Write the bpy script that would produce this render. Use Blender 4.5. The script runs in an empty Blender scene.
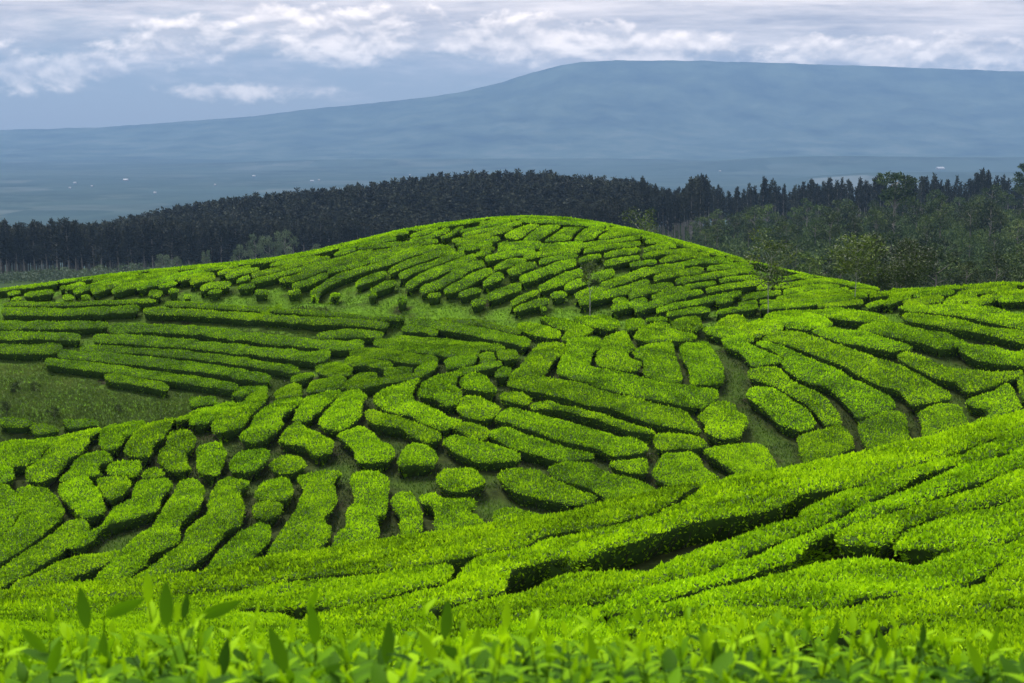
import bpy, math, random
import numpy as np
R = math.radians
rng = np.random.default_rng(7)
random.seed(7)
SC = bpy.context.scene
COL = SC.collection

# ------------------------------------------------------------------ camera
F = 1400.0; CX = 512.0; CY = 341.5; HORIZ = 125.0
PITCH = math.atan((CY - HORIZ) / F)
cam_d = bpy.data.cameras.new('camera'); cam = bpy.data.objects.new('camera', cam_d); COL.objects.link(cam)
cam_d.sensor_width = 36.0; cam_d.lens = F * 36.0 / 1024.0
cam.location = (0, 0, 0); cam.rotation_euler = (R(90) - PITCH, 0, 0)
cam_d.clip_start = 0.1; cam_d.clip_end = 60000
cam_d.dof.use_dof = True; cam_d.dof.focus_distance = 32.0; cam_d.dof.aperture_fstop = 6.3
SC.camera = cam

# ------------------------------------------------------------------ world, sun, exposure
SUN_EL, SUN_AZ = 64.0, -40.0          # azimuth measured from +Y (view direction) towards +X
SUN_STRENGTH = 3.2; SKY_STRENGTH = 0.10; EXPOSURE = 1.0
SC.render.engine = 'CYCLES'
SC.cycles.use_denoising = True
SC.cycles.max_bounces = 6; SC.cycles.diffuse_bounces = 3; SC.cycles.glossy_bounces = 2
SC.cycles.transmission_bounces = 4; SC.cycles.volume_bounces = 0; SC.cycles.transparent_max_bounces = 6
SC.cycles.caustics_reflective = False; SC.cycles.caustics_refractive = False
SC.view_settings.view_transform = 'Standard'; SC.view_settings.look = 'None'
SC.view_settings.exposure = EXPOSURE; SC.view_settings.gamma = 1.0
world = bpy.data.worlds.new('World'); SC.world = world; world.use_nodes = True


class NT:
    """small helper to write node trees compactly"""
    def __init__(s, tree): s.t = tree; tree.nodes.clear()
    def n(s, kind, ins=None, **kw):
        nd = s.t.nodes.new(kind)
        for k, v in kw.items(): setattr(nd, k, v)
        for k, v in (ins or {}).items():
            if isinstance(v, bpy.types.NodeSocket): s.t.links.new(v, nd.inputs[k])
            else: nd.inputs[k].default_value = v
        return nd
    def m(s, op, a, b=None, c=None, clamp=False):
        ins = {0: a}
        if b is not None: ins[1] = b
        if c is not None: ins[2] = c
        nd = s.n('ShaderNodeMath', ins, operation=op); nd.use_clamp = clamp
        return nd.outputs[0]
    def mix(s, f, a, b, blend='MIX'):
        nd = s.t.nodes.new('ShaderNodeMix'); nd.data_type = 'RGBA'; nd.blend_type = blend
        for i, v in ((0, f), (6, a), (7, b)):
            if isinstance(v, bpy.types.NodeSocket): s.t.links.new(v, nd.inputs[i])
            else: nd.inputs[i].default_value = v if i == 0 else (*v, 1.0)[:4]
        return nd.outputs[2]
    def ramp(s, f, stops):
        nd = s.t.nodes.new('ShaderNodeValToRGB'); s.t.links.new(f, nd.inputs[0])
        e = nd.color_ramp.elements
        while len(e) < len(stops): e.new(0.5)
        for el, (p, c) in zip(e, stops):
            el.position = p; el.color = (*c, 1.0) if not isinstance(c, (int, float)) else (c, c, c, 1)
        return nd.outputs[0]
    def noise(s, vec, scale, detail=4.0, rough=0.55, dist=0.0):
        nd = s.n('ShaderNodeTexNoise', {'Vector': vec, 'Scale': scale, 'Detail': detail, 'Roughness': rough, 'Distortion': dist})
        return nd.outputs[0]
    def link(s, a, b): s.t.links.new(a, b)


def build_world():
    w = NT(world.node_tree)
    sky = w.n('ShaderNodeTexSky', sky_type='NISHITA', sun_disc=False)
    sky.sun_elevation = R(SUN_EL); sky.sun_rotation = R(SUN_AZ)
    sky.altitude = 900.0; sky.air_density = 1.0; sky.dust_density = 1.5
    tc = w.n('ShaderNodeTexCoord')
    sep = w.n('ShaderNodeSeparateXYZ', {0: tc.outputs['Generated']})
    x, y, z = sep.outputs
    yy = w.m('MAXIMUM', y, 0.05)
    az = w.m('DIVIDE', x, yy); el = w.m('DIVIDE', z, yy)       # slope coordinates of the sky in front
    # streaky cloud sheet, low over the horizon, flattened by perspective
    vec = w.n('ShaderNodeCombineXYZ', {0: az, 1: w.m('MULTIPLY', el, 4.2), 2: 0.0}).outputs[0]
    big = w.noise(vec, 5.0, 5.0, 0.55, 0.25)
    fine = w.noise(vec, 17.0, 7.0, 0.62, 0.2)
    vec2 = w.n('ShaderNodeCombineXYZ', {0: az, 1: w.m('MULTIPLY', el, 1.7), 2: 0.7}).outputs[0]
    puff = w.m('ADD', w.m('MULTIPLY', w.noise(vec2, 22.0, 8.0, 0.60, 0.2), 0.72), w.m('MULTIPLY', w.noise(vec2, 75.0, 6.0, 0.58, 0.2), 0.28))
    # the sheet is thicker higher up and towards +X
    cover = w.m('ADD', w.m('MULTIPLY', el, 9.0), w.m('MULTIPLY', az, 0.55))
    sheet = w.m('ADD', w.m('ADD', w.m('MULTIPLY', big, 0.9), w.m('MULTIPLY', fine, 0.7)), cover)
    sheet = w.ramp(sheet, [(0.0, 0.0), (1.0, 1.0)])
    sheet = w.n('ShaderNodeMapRange', {0: w.m('ADD', w.m('ADD', w.m('MULTIPLY', big, 0.9), w.m('MULTIPLY', fine, 0.7)), cover),
                                      1: 0.92, 2: 1.35}, interpolation_type='SMOOTHSTEP').outputs[0]
    def blob(a, e, ra, re, pw=1.0):
        da = w.m('DIVIDE', w.m('SUBTRACT', az, a), ra); de = w.m('DIVIDE', w.m('SUBTRACT', el, e), re)
        d = w.m('SQRT', w.m('ADD', w.m('MULTIPLY', da, da), w.m('MULTIPLY', de, de)))
        return w.m('SUBTRACT', 1.0, d, clamp=True)
    P = lambda px, py: ((px - 512) / F, (HORIZ - py) / F)
    # heaps of cumulus seen low in the sky
    heaps = None
    for (px, py, rx, ry) in ((350, 36, 120, 34), (190, 46, 90, 30), (240, 92, 95, 15), (520, 42, 130, 28), (75, 70, 60, 26), (640, 48, 170, 26), (870, 55, 190, 26), (20, 70, 40, 30), (300, 22, 60, 22)):
        a, e = P(px, py)
        b = blob(a, e, rx * 1.3 / F, ry * 1.2 / F)
        heaps = b if heaps is None else w.m('MAXIMUM', heaps, b)
    edge = w.m('ADD', w.m('MULTIPLY', heaps, 0.75), w.m('MULTIPLY', w.m('SUBTRACT', puff, 0.5), 2.1))
    cum = w.n('ShaderNodeMapRange', {0: edge, 1: 0.20, 2: 0.55}, interpolation_type='SMOOTHSTEP').outputs[0]
    cum = w.m('MULTIPLY', cum, w.n('ShaderNodeMapRange', {0: heaps, 1: 0.0, 2: 0.2}).outputs[0])
    # cloud heads are lit from above: compare the noise with itself a little higher up
    vec3 = w.n('ShaderNodeVectorMath', {0: vec2, 1: (0.0, 0.008, 0.0)}, operation='ADD').outputs[0]
    up_ = w.noise(vec3, 22.0, 4.0, 0.5, 0.2); dn_ = w.noise(vec2, 22.0, 4.0, 0.5, 0.2)
    lit = w.n('ShaderNodeMapRange', {0: w.m('SUBTRACT', dn_, up_), 1: -0.07, 2: 0.10}).outputs[0]
    cum_col = w.mix(lit, (5.2, 4.7, 4.6), (14.0, 12.0, 10.4))
    streak = w.noise(w.n('ShaderNodeCombineXYZ', {0: az, 1: w.m('MULTIPLY', el, 11.0), 2: 3.0}).outputs[0], 7.0, 7.0, 0.6, 0.3)
    sheet_col = w.mix(w.n('ShaderNodeMapRange', {0: w.m('ADD', w.m('MULTIPLY', streak, 0.7), w.m('MULTIPLY', fine, 0.3)), 1: 0.38, 2: 0.64}).outputs[0], (3.6, 3.3, 3.6), (9.2, 8.0, 7.4))
    base = w.mix(0.8, sky.outputs[0], (2.4, 2.5, 2.9))
    c = w.mix(w.m('MULTIPLY', sheet, 0.8), base, sheet_col)
    c = w.mix(w.m('MULTIPLY', cum, 0.66), c, cum_col)
    # overcast overhead and behind: an even grey-white cloud deck with brighter rifts
    deckn = w.noise(tc.outputs['Generated'], 3.0, 4.0)
    deck = w.mix(deckn, (6.0, 6.3, 7.0), (13.0, 13.0, 13.2))
    low = w.n('ShaderNodeMapRange', {0: z, 1: 0.0, 2: 0.8, 3: 0.38, 4: 1.15}).outputs[0]
    lowc = w.n('ShaderNodeCombineXYZ', {0: low, 1: low, 2: low}).outputs[0]
    deck = w.mix(1.0, deck, lowc, 'MULTIPLY')
    up = w.n('ShaderNodeMapRange', {0: z, 1: 0.10, 2: 0.35}, interpolation_type='SMOOTHSTEP').outputs[0]
    front = w.n('ShaderNodeMapRange', {0: y, 1: 0.05, 2: 0.35}, interpolation_type='SMOOTHSTEP').outputs[0]
    c = w.mix(front, deck, c)
    c = w.mix(w.m('MULTIPLY', up, 0.85), c, w.mix(0.75, sky.outputs[0], deck))
    bg = w.n('ShaderNodeBackground', {'Color': c, 'Strength': SKY_STRENGTH})
    out = w.n('ShaderNodeOutputWorld', {'Surface': bg.outputs[0]})
build_world()

sun_d = bpy.data.lights.new('sun', 'SUN'); sun = bpy.data.objects.new('sun', sun_d); COL.objects.link(sun)
sun_d.energy = SUN_STRENGTH; sun_d.angle = R(12); sun_d.color = (1.0, 0.95, 0.86)
from mathutils import Vector
sdir = Vector((math.sin(R(SUN_AZ)) * math.cos(R(SUN_EL)), math.cos(R(SUN_AZ)) * math.cos(R(SUN_EL)), math.sin(R(SUN_EL))))
sun.rotation_euler = sdir.to_track_quat('Z', 'Y').to_euler()
sun.location = (-20, 10, 60)

# ------------------------------------------------------------------ helpers
def ray(px, py):
    """direction (x, z) per metre of forward distance Y, for a point in the view"""
    u = (np.asarray(px, float) - CX) / F; v = (CY - np.asarray(py, float)) / F
    c, s = math.cos(PITCH), math.sin(PITCH)
    fy = c + v * s; fz = -s + v * c
    return u / fy, fz / fy

def tag(o, label=None, cat=None, group=None, kind=None):
    if label: o['label'] = label
    if cat: o['category'] = cat
    if group: o['group'] = group
    if kind: o['kind'] = kind
    return o

def make_mesh(name, V, faces_idx, loops_per, mats=(), mat_idx=None, smooth=False, tint=None):
    """V (n,3); faces_idx flat loop vertex ids; loops_per per-face loop counts"""
    me = bpy.data.meshes.new(name)
    V = np.asarray(V, np.float32); n = len(V)
    faces_idx = np.asarray(faces_idx, np.int32).ravel(); loops_per = np.asarray(loops_per, np.int32)
    me.vertices.add(n); me.vertices.foreach_set('co', V.ravel())
    me.loops.add(len(faces_idx)); me.loops.foreach_set('vertex_index', faces_idx)
    me.polygons.add(len(loops_per))
    st = np.concatenate([[0], np.cumsum(loops_per)[:-1]]).astype(np.int32)
    me.polygons.foreach_set('loop_start', st)
    for m in mats: me.materials.append(m)
    if mat_idx is not None: me.polygons.foreach_set('material_index', np.asarray(mat_idx, np.int32))
    if tint is not None:
        a = me.attributes.new('tint', 'FLOAT', 'FACE'); a.data.foreach_set('value', np.asarray(tint, np.float32))
    if smooth is not False:
        sm = np.full(len(loops_per), True) if smooth is True else np.asarray(smooth)
        me.polygons.foreach_set('use_smooth', sm)
    me.update(calc_edges=True)
    return me

def link(name, me, parent=None):
    o = bpy.data.objects.new(name, me); COL.objects.link(o)
    if parent: o.parent = parent
    return o

def empty(name, loc=(0, 0, 0)):
    o = bpy.data.objects.new(name, None); COL.objects.link(o); o.location = loc; o.empty_display_size = 0.3
    return o

class Geo:
    def __init__(s): s.V = []; s.Fi = []; s.L = []; s.M = []; s.T = []; s.n = 0; s.S = []
    def add(s, V, faces, k, mat=0, tint=0.5, smooth=False):
        V = np.asarray(V, float).reshape(-1, 3); faces = np.asarray(faces, int).reshape(-1, k)
        s.V.append(V); s.Fi.append((faces + s.n).ravel()); s.L.append(np.full(len(faces), k))
        s.M.append(np.full(len(faces), mat)); s.T.append(np.broadcast_to(np.asarray(tint, float), (len(faces),)))
        s.S.append(np.full(len(faces), smooth)); s.n += len(V)
    def mesh(s, name, mats):
        return make_mesh(name, np.concatenate(s.V), np.concatenate(s.Fi), np.concatenate(s.L), mats,
                         np.concatenate(s.M), np.concatenate(s.S), np.concatenate(s.T))

def tube(g, pts, rads, sides=6, mat=0, tint=0.5):
    pts = np.asarray(pts, float); n = len(pts)
    T = np.gradient(pts, axis=0); T /= np.linalg.norm(T, axis=1)[:, None] + 1e-9
    ref = np.array([0.3, 1.0, 0.1]) if abs(T[0, 2]) > 0.6 else np.array([0, 0, 1.0])
    A = np.cross(T, ref); A /= np.linalg.norm(A, axis=1)[:, None] + 1e-9; B = np.cross(T, A)
    th = np.linspace(0, 2 * np.pi, sides, endpoint=False)
    V = pts[:, None] + np.asarray(rads)[:, None, None] * (np.cos(th)[None, :, None] * A[:, None] + np.sin(th)[None, :, None] * B[:, None])
    f = []
    for i in range(n - 1):
        for j in range(sides):
            k = (j + 1) % sides
            f.append((i * sides + j, i * sides + k, (i + 1) * sides + k, (i + 1) * sides + j))
    g.add(V.reshape(-1, 3), f, 4, mat, tint, True)

def unit(a): return a / (np.linalg.norm(a, axis=-1, keepdims=True) + 1e-9)

def leaves(g, P, D, L, W, mat=0, tint=0.5, curl=0.12):
    """leaf quads with base at P, growing along unit D, length L, width W, folded a little at the tip"""
    n = len(P)
    if n == 0: return
    r = unit(rng.normal(size=(n, 3)))
    S = unit(np.cross(D, r)); N = np.cross(D, S)
    L = np.broadcast_to(L, (n,))[:, None]; W = np.broadcast_to(W, (n,))[:, None]
    mid = P + D * L * 0.5 + N * L * curl
    V = np.stack([P, mid + S * W * 0.5, P + D * L, mid - S * W * 0.5], 1)
    g.add(V.reshape(-1, 3), np.arange(4 * n), 4, mat, tint)

# value noise on numpy grids
_G = rng.random((64, 64))
def vnoise(x, y, s=1.0, seed=0):
    x = np.asarray(x, float) / s + seed * 7.31; y = np.asarray(y, float) / s + seed * 3.77
    xi = np.floor(x).astype(int); yi = np.floor(y).astype(int); fx = x - xi; fy = y - yi
    fx = fx * fx * (3 - 2 * fx); fy = fy * fy * (3 - 2 * fy)
    g = lambda a, b: _G[a % 64, b % 64]
    return (g(xi, yi) * (1 - fx) + g(xi + 1, yi) * fx) * (1 - fy) + (g(xi, yi + 1) * (1 - fx) + g(xi + 1, yi + 1) * fx) * fy
def fbm(x, y, s, o=4, seed=0):
    v = 0; a = 0.5
    for k in range(o): v = v + a * (vnoise(x, y, s / 2 ** k, seed + k) - 0.5); a *= 0.5
    return v

# ------------------------------------------------------------------ materials
def mat_new(name):
    m = bpy.data.materials.new(name); m.use_nodes = True
    return m, NT(m.node_tree)

def leaf_material(name, dark, mid, bright, transl=0.35, patch=0.35, rough=0.45, spec=0.35):
    m, t = mat_new(name)
    at = t.n('ShaderNodeAttribute', attribute_name='tint')
    geo = t.n('ShaderNodeNewGeometry')
    nz = t.noise(geo.outputs['Position'], 0.9, 3.0)
    f = t.m('ADD', at.outputs['Fac'], t.m('MULTIPLY', t.m('SUBTRACT', nz, 0.5), patch))
    oi = t.n('ShaderNodeObjectInfo')
    f = t.m('ADD', f, t.m('MULTIPLY', t.m('SUBTRACT', oi.outputs['Random'], 0.5), 0.12), clamp=True)
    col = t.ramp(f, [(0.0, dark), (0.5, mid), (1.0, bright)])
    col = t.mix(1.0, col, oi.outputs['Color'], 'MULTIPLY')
    d = t.n('ShaderNodeBsdfPrincipled', {'Base Color': col, 'Roughness': rough, 'Specular IOR Level': spec})
    tr = t.n('ShaderNodeBsdfTranslucent', {'Color': t.mix(1.0, col, (1.0, 1.0, 0.5), 'MULTIPLY')})
    mx = t.n('ShaderNodeMixShader', {0: transl, 1: d.outputs[0], 2: tr.outputs[0]})
    t.n('ShaderNodeOutputMaterial', {'Surface': mx.outputs[0]})
    return m

M_TEA = leaf_material('tea_leaf', (0.024, 0.060, 0.001), (0.155, 0.315, 0.002), (0.37, 0.60, 0.004), spec=0.08, rough=0.6, patch=0.45)
M_TEA_NEAR = leaf_material('tea_leaf_close', (0.020, 0.062, 0.006), (0.095, 0.225, 0.003), (0.28, 0.49, 0.005), transl=0.45, patch=0.2, rough=0.6, spec=0.04)
M_PINE = leaf_material('pine_needles', (0.006, 0.008, 0.005), (0.018, 0.022, 0.013), (0.040, 0.047, 0.028), transl=0.05, patch=0.2, rough=0.7, spec=0.1)
M_BROAD = leaf_material('broad_leaf', (0.010, 0.021, 0.005), (0.034, 0.062, 0.012), (0.11, 0.15, 0.035), transl=0.2, patch=0.3, rough=0.6, spec=0.15)
M_OLIVE = leaf_material('young_tree_leaf', (0.022, 0.038, 0.008), (0.055, 0.085, 0.012), (0.16, 0.20, 0.02), transl=0.3, patch=0.2, rough=0.5)
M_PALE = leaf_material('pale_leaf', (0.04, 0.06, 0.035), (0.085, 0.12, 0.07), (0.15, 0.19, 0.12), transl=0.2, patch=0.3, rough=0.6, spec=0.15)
M_GRASS = leaf_material('grass_blade', (0.03, 0.07, 0.006), (0.080, 0.17, 0.006), (0.15, 0.27, 0.01), transl=0.3, patch=0.8)

def simple(name, c1, c2, scale=4.0, rough=0.8, bump=0.0, coord='Position'):
    m, t = mat_new(name)
    geo = t.n('ShaderNodeNewGeometry')
    nz = t.noise(geo.outputs['Position'], scale, 6.0, 0.65)
    col = t.ramp(nz, [(0.3, c1), (0.7, c2)])
    ins = {'Base Color': col, 'Roughness': rough, 'Specular IOR Level': 0.15}
    if bump:
        b = t.n('ShaderNodeBump', {'Height': nz, 'Strength': bump}); ins['Normal'] = b.outputs[0]
    p = t.n('ShaderNodeBsdfPrincipled', ins); t.n('ShaderNodeOutputMaterial', {'Surface': p.outputs[0]})
    return m
M_MASS = simple('hedge_inner', (0.007, 0.017, 0.0015), (0.026, 0.060, 0.003), 9.0, 0.9, 0.6)  # near black: shade between and below the leaves is put into the colour
M_STEM = simple('woody_stem', (0.022, 0.020, 0.015), (0.06, 0.055, 0.04), 20.0, 0.9)
M_BARK = simple('dark_bark', (0.08, 0.075, 0.07), (0.24, 0.22, 0.19), 2.0, 0.9)
M_BARK_PALE = simple('pale_bark', (0.14, 0.14, 0.12), (0.30, 0.30, 0.27), 6.0, 0.8)
M_WHITE = simple('whitewash', (0.15, 0.155, 0.16), (0.24, 0.24, 0.25), 0.3, 0.6)
M_ROOF = simple('pale_roof', (0.2, 0.2, 0.22), (0.34, 0.34, 0.36), 0.2, 0.6)

def ground_material():
    m, t = mat_new('hillside_ground')
    geo = t.n('ShaderNodeNewGeometry'); pos = geo.outputs['Position']
    n1 = t.noise(pos, 0.55, 5.0, 0.6); n2 = t.noise(pos, 5.0, 6.0, 0.7); n3 = t.noise(pos, 0.25, 3.0)
    grass = t.ramp(n2, [(0.3, (0.018, 0.032, 0.005)), (0.55, (0.038, 0.070, 0.008)), (0.8, (0.065, 0.105, 0.012))])
    sy = t.n('ShaderNodeSeparateXYZ', {0: pos}).outputs[1]
    lush = t.ramp(n2, [(0.3, (0.035, 0.080, 0.006)), (0.55, (0.075, 0.155, 0.008)), (0.8, (0.11, 0.20, 0.012))])
    grass = t.mix(t.n('ShaderNodeMapRange', {0: sy, 1: 48.0, 2: 53.0}).outputs[0], grass, lush)
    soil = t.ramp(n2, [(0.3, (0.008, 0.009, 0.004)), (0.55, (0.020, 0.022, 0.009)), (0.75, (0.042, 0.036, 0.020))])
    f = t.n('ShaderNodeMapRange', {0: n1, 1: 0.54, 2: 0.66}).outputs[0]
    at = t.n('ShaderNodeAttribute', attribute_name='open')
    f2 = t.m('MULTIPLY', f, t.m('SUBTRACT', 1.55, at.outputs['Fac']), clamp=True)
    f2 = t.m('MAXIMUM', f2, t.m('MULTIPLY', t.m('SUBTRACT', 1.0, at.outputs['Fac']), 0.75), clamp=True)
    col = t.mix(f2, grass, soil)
    b = t.n('ShaderNodeBump', {'Height': n2, 'Strength': 0.8, 'Distance': 0.1})
    p = t.n('ShaderNodeBsdfPrincipled', {'Base Color': col, 'Roughness': 0.95, 'Specular IOR Level': 0.05, 'Normal': b.outputs[0]})
    t.n('ShaderNodeOutputMaterial', {'Surface': p.outputs[0]})
    return m
M_GROUND = ground_material()

def plain_material():
    m, t = mat_new('valley_ground')
    geo = t.n('ShaderNodeNewGeometry'); pos = geo.outputs['Position']
    sep = t.n('ShaderNodeSeparateXYZ', {0: pos})
    vec = t.n('ShaderNodeCombineXYZ', {0: sep.outputs[0], 1: sep.outputs[1], 2: 0.0}).outputs[0]
    v = t.n('ShaderNodeTexVoronoi', {'Vector': vec, 'Scale': 0.0045, 'Randomness': 0.9}, feature='F1', distance='CHEBYCHEV')
    n1 = t.noise(vec, 0.0022, 8.0, 0.72); n2 = t.noise(vec, 0.009, 8.0, 0.75)
    fields = t.ramp(v.outputs['Color'], [(0.0, (0.02, 0.034, 0.034)), (0.55, (0.035, 0.055, 0.050)), (0.85, (0.055, 0.07, 0.066)), (1.0, (0.085, 0.10, 0.10))])  # blue of the distant haze is partly put into these ground colours
    woods = t.ramp(n2, [(0.35, (0.006, 0.012, 0.012)), (0.55, (0.03, 0.045, 0.04)), (0.74, (0.085, 0.10, 0.095))])
    f = t.n('ShaderNodeMapRange', {0: n1, 1: 0.42, 2: 0.6}).outputs[0]
    col = t.mix(f, fields, woods)
    near = t.n('ShaderNodeMapRange', {0: sep.outputs[1], 1: 700.0, 2: 1200.0}).outputs[0]
    scrub = t.ramp(t.noise(vec, 0.12, 6.0, 0.7), [(0.3, (0.014, 0.026, 0.011)), (0.7, (0.040, 0.062, 0.022))])
    col = t.mix(near, scrub, col)
    p = t.n('ShaderNodeBsdfPrincipled', {'Base Color': col, 'Roughness': 1.0, 'Specular IOR Level': 0.0})
    t.n('ShaderNodeOutputMaterial', {'Surface': p.outputs[0]})
    return m
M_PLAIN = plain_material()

def mountain_material():
    m, t = mat_new('mountain_forest')
    geo = t.n('ShaderNodeNewGeometry')
    sep = t.n('ShaderNodeSeparateXYZ', {0: geo.outputs['Position']})
    n1 = t.noise(geo.outputs['Position'], 0.0035, 9.0, 0.75)
    zf = t.n('ShaderNodeMapRange', {0: sep.outputs[2], 1: -140.0, 2: 150.0}).outputs[0]
    low = t.ramp(n1, [(0.35, (0.01, 0.02, 0.02)), (0.52, (0.04, 0.06, 0.05)), (0.72, (0.10, 0.11, 0.10))])
    high = t.ramp(n1, [(0.35, (0.006, 0.012, 0.010)), (0.7, (0.07, 0.09, 0.06))])
    col = t.mix(zf, low, high)
    p = t.n('ShaderNodeBsdfPrincipled', {'Base Color': col, 'Roughness': 1.0, 'Specular IOR Level': 0.0})
    t.n('ShaderNodeOutputMaterial', {'Surface': p.outputs[0]})
    return m
M_MOUNT = mountain_material()

# ------------------------------------------------------------------ terrain
class TPS:
    def __init__(s, pts, lam=0.02):
        p = np.asarray(pts, float); s.c = p[:, :2]; n = len(p)
        K = s.k(np.linalg.norm(s.c[:, None] - s.c[None], axis=2)) + lam * np.eye(n)
        Pm = np.c_[np.ones(n), s.c]
        A = np.block([[K, Pm], [Pm.T, np.zeros((3, 3))]])
        s.w = np.linalg.solve(A, np.r_[p[:, 2], 0, 0, 0]); s.n = n
    @staticmethod
    def k(r): return np.where(r > 1e-9, r * r * np.log(r + 1e-12), 0.0)
    def __call__(s, x, y):
        sh = np.shape(x); q = np.c_[np.ravel(x), np.ravel(y)]
        out = np.empty(len(q))
        for i in range(0, len(q), 20000):
            b = q[i:i + 20000]
            r = np.linalg.norm(b[:, None] - s.c[None], axis=2)
            out[i:i + 20000] = s.k(r) @ s.w[:s.n] + s.w[s.n] + b @ s.w[s.n + 1:]
        return out.reshape(sh)

# heights of the clipped hedge tops: (view x, view y, forward distance); an optional 4th value lowers the point
CTRL = [
 # camera slope and its lip
 (-150,683,2.6),(512,683,2.3),(1150,683,2.4),(-100,640,6,-.15),(512,640,6,-.1),(1100,640,6,-.1),
 (0,632,13),(250,625,13.5),(512,615,12.5),(760,612,12),(1024,605,11.5),(1250,600,11.5),
 (0,604,18),(256,590,18),(512,565,16.5),(760,545,16),(1024,515,16),(1250,490,16),
 (-200,605,21),(0,590,21.5),(256,556,21.5),(512,520,21.5),(736,475,22),(900,445,23),(1024,413,24.5),(1250,370,26),
 (-200,605,26,-1.5),(0,590,26,-1.3),(256,556,26,-1.2),(512,520,26.5,-1.2),(736,475,27,-1.2),(900,445,28,-1.1),(1024,413,29,-1.1),(1250,370,31,-1.2),
 # lower left block
 (0,585,31.5),(200,556,31.5),(-150,590,32),(0,500,37),(120,470,38.5),(200,440,40),(0,444,42),(100,429,43),(180,414,44),(-150,460,42),
 (0,440,46,-.9),(100,427,47,-.8),(180,412,47,-.3),
 (0,400,50.5),(60,372,54),(150,385,51.5),(-150,385,53),
 # terraces
 (60,352,56),(60,302,61.5),(-150,350,57),(-150,305,62),(200,362,54.5),(200,302,60),(300,370,50),(300,310,58.5),(390,322,56),
 # middle slope
 (280,440,39.5),(300,400,43.5),(360,470,36.5),(350,545,32),(440,505,34.5),(400,420,40.5),(420,370,46.5),(450,345,50.5),
 (520,485,36.5),(600,490,36.5),(600,400,43.5),(540,365,46.5),(600,350,48.5),(510,330,53),(590,322,52.5),(560,430,40.5),
 (700,470,38),(740,458,39.5),(700,400,44),(700,335,51),(690,320,53),
 # right shoulder
 (850,435,42.5),(850,385,45.5),(840,330,50.5),(1000,418,44),(1024,372,47.5),(1024,330,51),(1024,284,57),(920,290,58),(930,340,49.5),(1250,330,51),(1250,280,58),(1250,400,46),
 # far hill
 (0,300,62.5),(120,298,61),(300,297,58),(400,300,57),(512,312,54.5),(600,309,54.5),(680,313,54.5),(740,305,56.5),(800,298,58),(860,293,60),
 (0,289,66),(75,279,66),(150,270.5,66),(230,263,66),(300,254,66.5),(400,231,67),(470,221,67),(540,217.5,67),(600,224,67),(668,238,67),(723,253,67),(800,273,67),(850,282,66.5),(885,289,65),
 (300,275,62),(420,262,61),(512,262,60),(600,265,60),(700,275,60.5),(500,238,63.5),(600,243,63.5),
 (-150,296,66),(-200,300,75,-2),(0,289,75,-1.6),(150,270.5,75,-1.6),(300,254,76,-1.8),(400,231,76,-2.0),(540,217.5,77,-2.2),(668,238,77,-2.0),(800,273,77,-1.8),(900,286,74,-1.8),(1024,284,68,-1.8),(1250,280,70,-1.6),
]
pts = []
for c in CTRL:
    rx, rz = ray(c[0], c[1]); Y = c[2]; dz = c[3] if len(c) > 3 else 0.0
    pts.append((rx * Y, Y, rz * Y + dz))
for X in (-9, 0, 9): pts.append((X, -8, 0.6))
for X in (-35, 35): pts += [(X, 0, -2), (X, 20, -7)]
for X in (-70, -35, 0, 35, 70): pts.append((X, 92, -15 - 0.02 * abs(X)))
near_tps = TPS(pts, 0.01)
GX0, GX1, GY0, GY1, GS = -60.0, 60.0, -16.0, 104.0, 0.4
gx = np.arange(GX0, GX1 + 1e-6, GS); gy = np.arange(GY0, GY1 + 1e-6, GS)
GXX, GYY = np.meshgrid(gx, gy, indexing='ij')
GZ = near_tps(GXX, GYY)

FAR = []
for px in (-400, 0, 250, 500): FAR += [(px, 80, -14), (px, 150, -30), (px, 250, -36), (px, 380, -43)]
for px, z in ((-400, -39), (0, -38.5), (150, -37.5), (300, -36), (500, -34)): FAR.append((px, 350, z))
for px, z in ((-400, -50), (0, -50), (100, -49), (200, -45.5), (320, -42), (500, -38.5)): FAR.append((px, 450, z))
for px, a, b, c, d in ((700, -13, -21, -27.5, -33.5), (1000, -12, -19, -24.5, -26.5), (1500, -12, -19, -23, -24)): FAR += [(px, 80, a), (px, 150, b), (px, 300, c), (px, 420, d)]
for px, z in ((-500, -57), (0, -55), (60, -56), (105, -53), (150, -48.5), (230, -43.5), (290, -40.5), (350, -39.5), (420, -35.5), (540, -34), (620, -37), (700, -41), (800, -39.5), (900, -38.5), (1024, -38.5), (1500, -38)): FAR += [(px, 520, z)]
for px in (-500, 100, 500, 900, 1500): FAR += [(px, 700, -76)]
far_tps = TPS([(ray(p, 200)[0] * y / 10, y / 10, z) for p, y, z in FAR], 0.02)

def ss(a, b, x): t = np.clip((x - a) / (b - a), 0, 1); return t * t * (3 - 2 * t)
def plain_h(x, y):
    z = -150.0 + 8 * fbm(x, y, 900, 3, 3)
    u = x / np.maximum(y, 1)
    z = z + 44 * ss(0.0, 0.22, u + 0.05 * fbm(x, y, 1500, 2, 9)) * np.exp(-((y - 4700) / 300) ** 2) * (1 + 0.5 * fbm(x, y, 500, 4, 5))
    z = z + 34 * ss(0.14, 0.26, u) * np.exp(-((y - 3500) / 200) ** 2) * (1 + 0.6 * fbm(x, y, 300, 4, 6))
    z = z + 26 * ss(-0.32, -0.1, u) * ss(0.3, 0.05, u) * np.exp(-((y - 5200) / 280) ** 2)
    return z
def far_h(x, y):
    a = far_tps(np.asarray(x) / 10, np.minimum(np.asarray(y), 760) / 10) + 1.2 * fbm(x, y, 40, 3, 1)
    k = ss(640, 1700, np.asarray(y, float))
    return a * (1 - k) + plain_h(x, y) * k
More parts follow.
